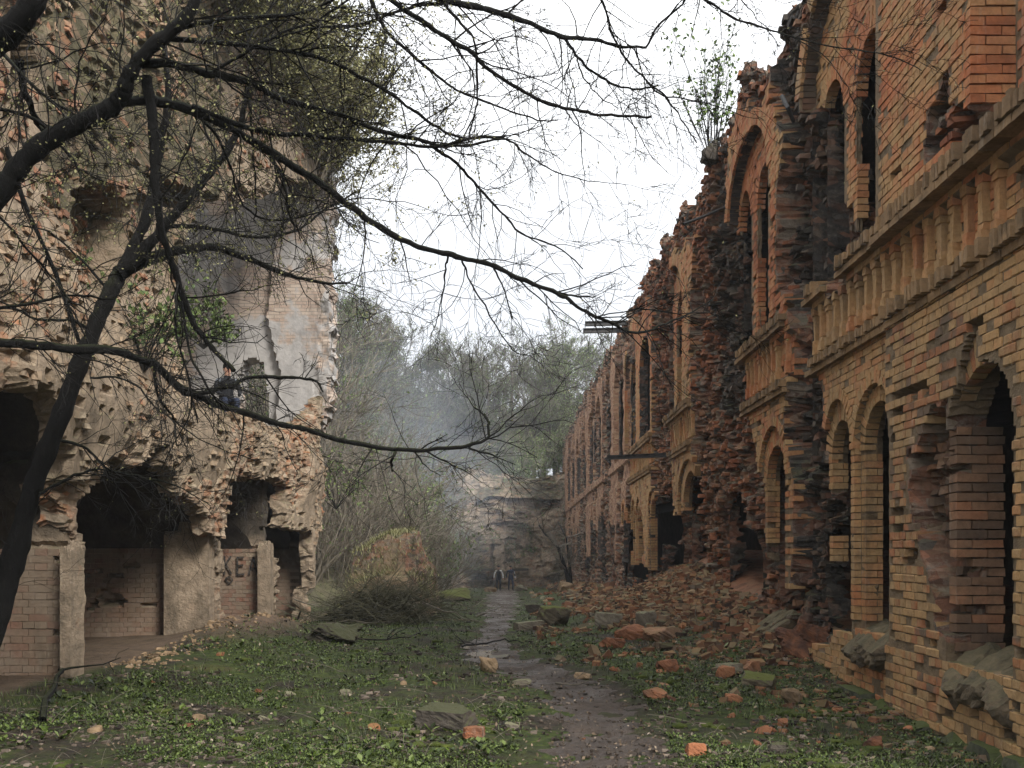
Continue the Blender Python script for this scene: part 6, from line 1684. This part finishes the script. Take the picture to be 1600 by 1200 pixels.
def person(joints, pick, label, loc, rz, hair=True):
    """joints: dict of points; pick(co) -> material index"""
    J = joints; names = ['pelvis', 'belly', 'chest', 'neck', 'jaw', 'head', 'crown'] ; verts = [J[n] for n in names]; edges = [(0, 1), (1, 2), (2, 3), (3, 4), (4, 5), (5, 6)]
    rad = [(.155, .115), (.145, .105), (.17, .115), (.055, .06), (.065, .08), (.078, .095), (.05, .06)]
    for s in 'LR':
        i0 = len(verts); verts += [J['sh' + s], J['el' + s], J['wr' + s], J['kn' + s + '_hand']]; edges += [(2, i0), (i0, i0 + 1), (i0 + 1, i0 + 2), (i0 + 2, i0 + 3)]; rad += [.068, .05, .036, .042]
        hb = i0 + 2; hd = np.array(J['kn' + s + '_hand']) - np.array(J['wr' + s]); hd = unit(hd)
        for f in range(4):
            b = np.array(J['kn' + s + '_hand']) + np.array([0, (f - 1.5) * .018, 0]); k0 = len(verts); verts += [tuple(b + hd * .035), tuple(b + hd * (.065 - .006 * abs(f - 1)))]; edges += [(i0 + 3, k0), (k0, k0 + 1)]; rad += [.009, .008]
        k0 = len(verts); b = np.array(J['wr' + s]) + hd * .03; verts += [tuple(b + np.array([0, -.045, -.01])), tuple(b + np.array([0, -.055, -.045]))]; edges += [(i0 + 2, k0), (k0, k0 + 1)]; rad += [.011, .009]
        i1 = len(verts); verts += [J['hip' + s], J['kne' + s], J['ank' + s], J['toe' + s]]; edges += [(0, i1), (i1, i1 + 1), (i1 + 1, i1 + 2), (i1 + 2, i1 + 3)]; rad += [.092, .068, .05, (.045, .035)]
    me = skin_mesh(verts, edges, rad)
    for m in (M_black, M_white, M_skin, M_navy, M_shoe, M_grey, M_red): me.materials.append(m)
    for p in me.polygons: p.material_index = pick(p.center); p.use_smooth = True
    root = link('person', me); root.location = loc; root.rotation_euler.z = rz; root.scale = (1.06,) * 3 if len(label) and 'sitting' not in label else (1, 1, 1); tag(root, label, 'person')
    h = np.array(J['head']); hm = MB(); V, F = lump(.088, .1, .075, 77, .06, 8); hm.add(V + h + np.array([0, .012, .055]), F); hm.obj('hair', M_hair, root, smooth=True)
    for nm_, sz, off_, mt in (('nose', (.014, .02, .022), (0, -.1, -.02), M_skin), ('ear', (.012, .022, .03), (.083, 0, -.01), M_skin), ('ear', (.012, .022, .03), (-.083, 0, -.01), M_skin), ('eye', (.013, .008, .008), (.03, -.092, .012), M_hair), ('eye', (.013, .008, .008), (-.03, -.092, .012), M_hair), ('mouth', (.022, .006, .005), (0, -.088, -.055), M_red)):
        V, F = lump(*sz, 5, .05, 5); nm = MB(); nm.add(V + h + np.array(off_), F); nm.obj(nm_, mt, root, smooth=True)
    return root
def stand(step=.12, sw=.1, wide=.0):
    return dict(pelvis=(0, 0, .93), belly=(0, 0, 1.1), chest=(0, 0, 1.32), neck=(0, 0, 1.48), jaw=(0, -.02, 1.55), head=(0, -.015, 1.64), crown=(0, 0, 1.73),
                shL=(.2, 0, 1.4), elL=(.285 + wide, .03 + sw * .3, 1.13), wrL=(.3 + wide, -.05 - sw, .9), knL_hand=(.3 + wide, -.07 - sw, .82), shR=(-.2, 0, 1.4), elR=(-.285 - wide, .05, 1.13), wrR=(-.3 - wide, .02 + sw * .5, .9), knR_hand=(-.3 - wide, .02 + sw * .5, .82),
                hipL=(.1, 0, .86), kneL=(.115, -step - .03, .48), ankL=(.11, -step, .08), toeL=(.125, -step - .16, .035), hipR=(-.1, 0, .86), kneR=(-.115, step * .4, .48), ankR=(-.11, step, .09), toeR=(-.125, step - .15, .035))
def pick1(c):
    if c.z > 1.5: return 2
    if c.z < .1: return 4
    if abs(c.x) > .165 and c.z > .93: return 1
    if abs(c.x) > .2 and c.z <= .93 and c.z > .7: return 2
    if c.z > 1.36 and abs(c.x) > .1: return 1
    return 0
def pick2(c):
    if c.z > 1.5: return 2
    if c.z < .1: return 4
    if c.x > .22 and (1.2 < c.z < 1.36 or .92 < c.z < 1.0): return 1
    if abs(c.x) > .2 and c.z <= .9 and c.z > .7: return 2
    return 3
p1 = P(779, 921, PERSON_Y); p2 = P(798, 921, PERSON_Y + 1.5)
person(stand(.1, .05, .02), pick1, 'walking person in a black jacket with white sleeves and dark trousers', (p1[0], PERSON_Y, float(G(p1[0], PERSON_Y))), 0.0)
person(stand(.16, .08), pick2, 'person in dark navy clothes walking beside the white sleeved one', (p2[0], PERSON_Y + 1.5, float(G(p2[0], PERSON_Y + 1.5))), 0.25)
def sit():
    return dict(pelvis=(0, 0, .05), belly=(0, -.02, .22), chest=(0, -.05, .43), neck=(0, -.07, .58), jaw=(0, -.1, .65), head=(0, -.1, .74), crown=(0, -.08, .83),
                shL=(.2, -.05, .51), elL=(.26, -.12, .27), wrL=(.2, -.33, .17), knL_hand=(.18, -.4, .16), shR=(-.2, -.05, .51), elR=(-.26, -.12, .27), wrR=(-.2, -.33, .17), knR_hand=(-.18, -.4, .16),
                hipL=(.1, -.06, .02), kneL=(.13, -.44, .06), ankL=(.12, -.45, -.36), toeL=(.13, -.6, -.4), hipR=(-.1, -.06, .02), kneR=(-.13, -.44, .06), ankR=(-.13, -.42, -.36), toeR=(-.14, -.57, -.41))
def pick3(c):
    if c.z > .6: return 2
    if c.z < -.33: return 4
    if c.z > .1: return 0 if c.z < .47 or abs(c.x) < .14 else 5
    return 3
ps = P(354, 632, 21.5)
person(sit(), pick3, 'person in a dark jacket and blue jeans sitting inside the broken left ruin', (ps[0], 21.5, ps[2]), 0.5)
V, F = lump(.34, .3, .26, 951, .1, 9); m_ = MB(); m_.add(V, F); o_ = m_.obj('fallen_block', M_stone); o_.location = (ps[0], 21.62, ps[2] - .3)
tag(o_, 'block of fallen masonry under the person sitting in the left ruin', 'stone')

# ------------------------------------------------------------------ HAZE
hm = MB(); boxes(hm, [[0, 82, 12]], [[97, 117, 22]])
k = NT('haze_air'); k.t.nodes.remove(k.b)
vol = k.n('VolumePrincipled'); vol.inputs['Color'].default_value = (0.86, 0.91, 1.0, 1); vol.inputs['Density'].default_value = 0.0007; vol.inputs['Anisotropy'].default_value = 0.2
k.l(vol.outputs[0], k.t.nodes['Material Output'].inputs['Volume'])
tag(hm.obj('haze', k.m), 'thin bluish haze hanging in the court', kind='stuff')

# a drift of bluish smoke over the far half of the court
sm = MB(); t = 14
th = np.linspace(0, 2 * math.pi, 24, endpoint=False); ph = np.linspace(0.02, math.pi - 0.02, t)
TH, PH = np.meshgrid(th, ph, indexing='ij'); nx_, ny_ = TH.shape
Vs = np.stack([np.sin(PH) * np.cos(TH), np.sin(PH) * np.sin(TH), np.cos(PH)], -1).reshape(-1, 3)
idx = np.arange(nx_ * ny_).reshape(nx_, ny_); i2 = np.roll(idx, -1, 0)
sm.add(Vs, np.stack([idx[:, :-1], idx[:, 1:], i2[:, 1:], i2[:, :-1]], -1).reshape(-1, 4))
n0 = sm.n
sm.add(np.array([[0, 0, 1.0], [0, 0, -1.0]]), np.zeros((0, 3), int))
sm.add(np.zeros((0, 3)), np.concatenate([np.stack([np.full(24, n0), idx[:, 0], i2[:, 0]], 1), np.stack([np.full(24, n0 + 1), i2[:, -1], idx[:, -1]], 1)]) - sm.n)
k = NT('blue_smoke'); k.t.nodes.remove(k.b)
vol = k.n('VolumePrincipled'); vol.inputs['Color'].default_value = (0.72, 0.83, 1.0, 1); vol.inputs['Anisotropy'].default_value = 0.1
oc = k.n('TexCoord').outputs['Object']; ln = k.n('VectorMath', operation='LENGTH'); k.l(oc, ln.inputs[0])
fall = k.sel(ln.outputs['Value'], 1.0, 0.2)
k.l(k.math('MULTIPLY', k.math('MULTIPLY', fall, k.sel(k.noise(oc, 1.6, 3), 0.3, 0.7)), 0.026), vol.inputs['Density'])
k.l(vol.outputs[0], k.t.nodes['Material Output'].inputs['Volume'])
so = sm.obj('smoke', k.m); so.location = (-9.5, 57, 3.0); so.scale = (11, 26, 9)
tag(so, 'drift of thin bluish smoke over the far thicket', 'smoke', kind='stuff')
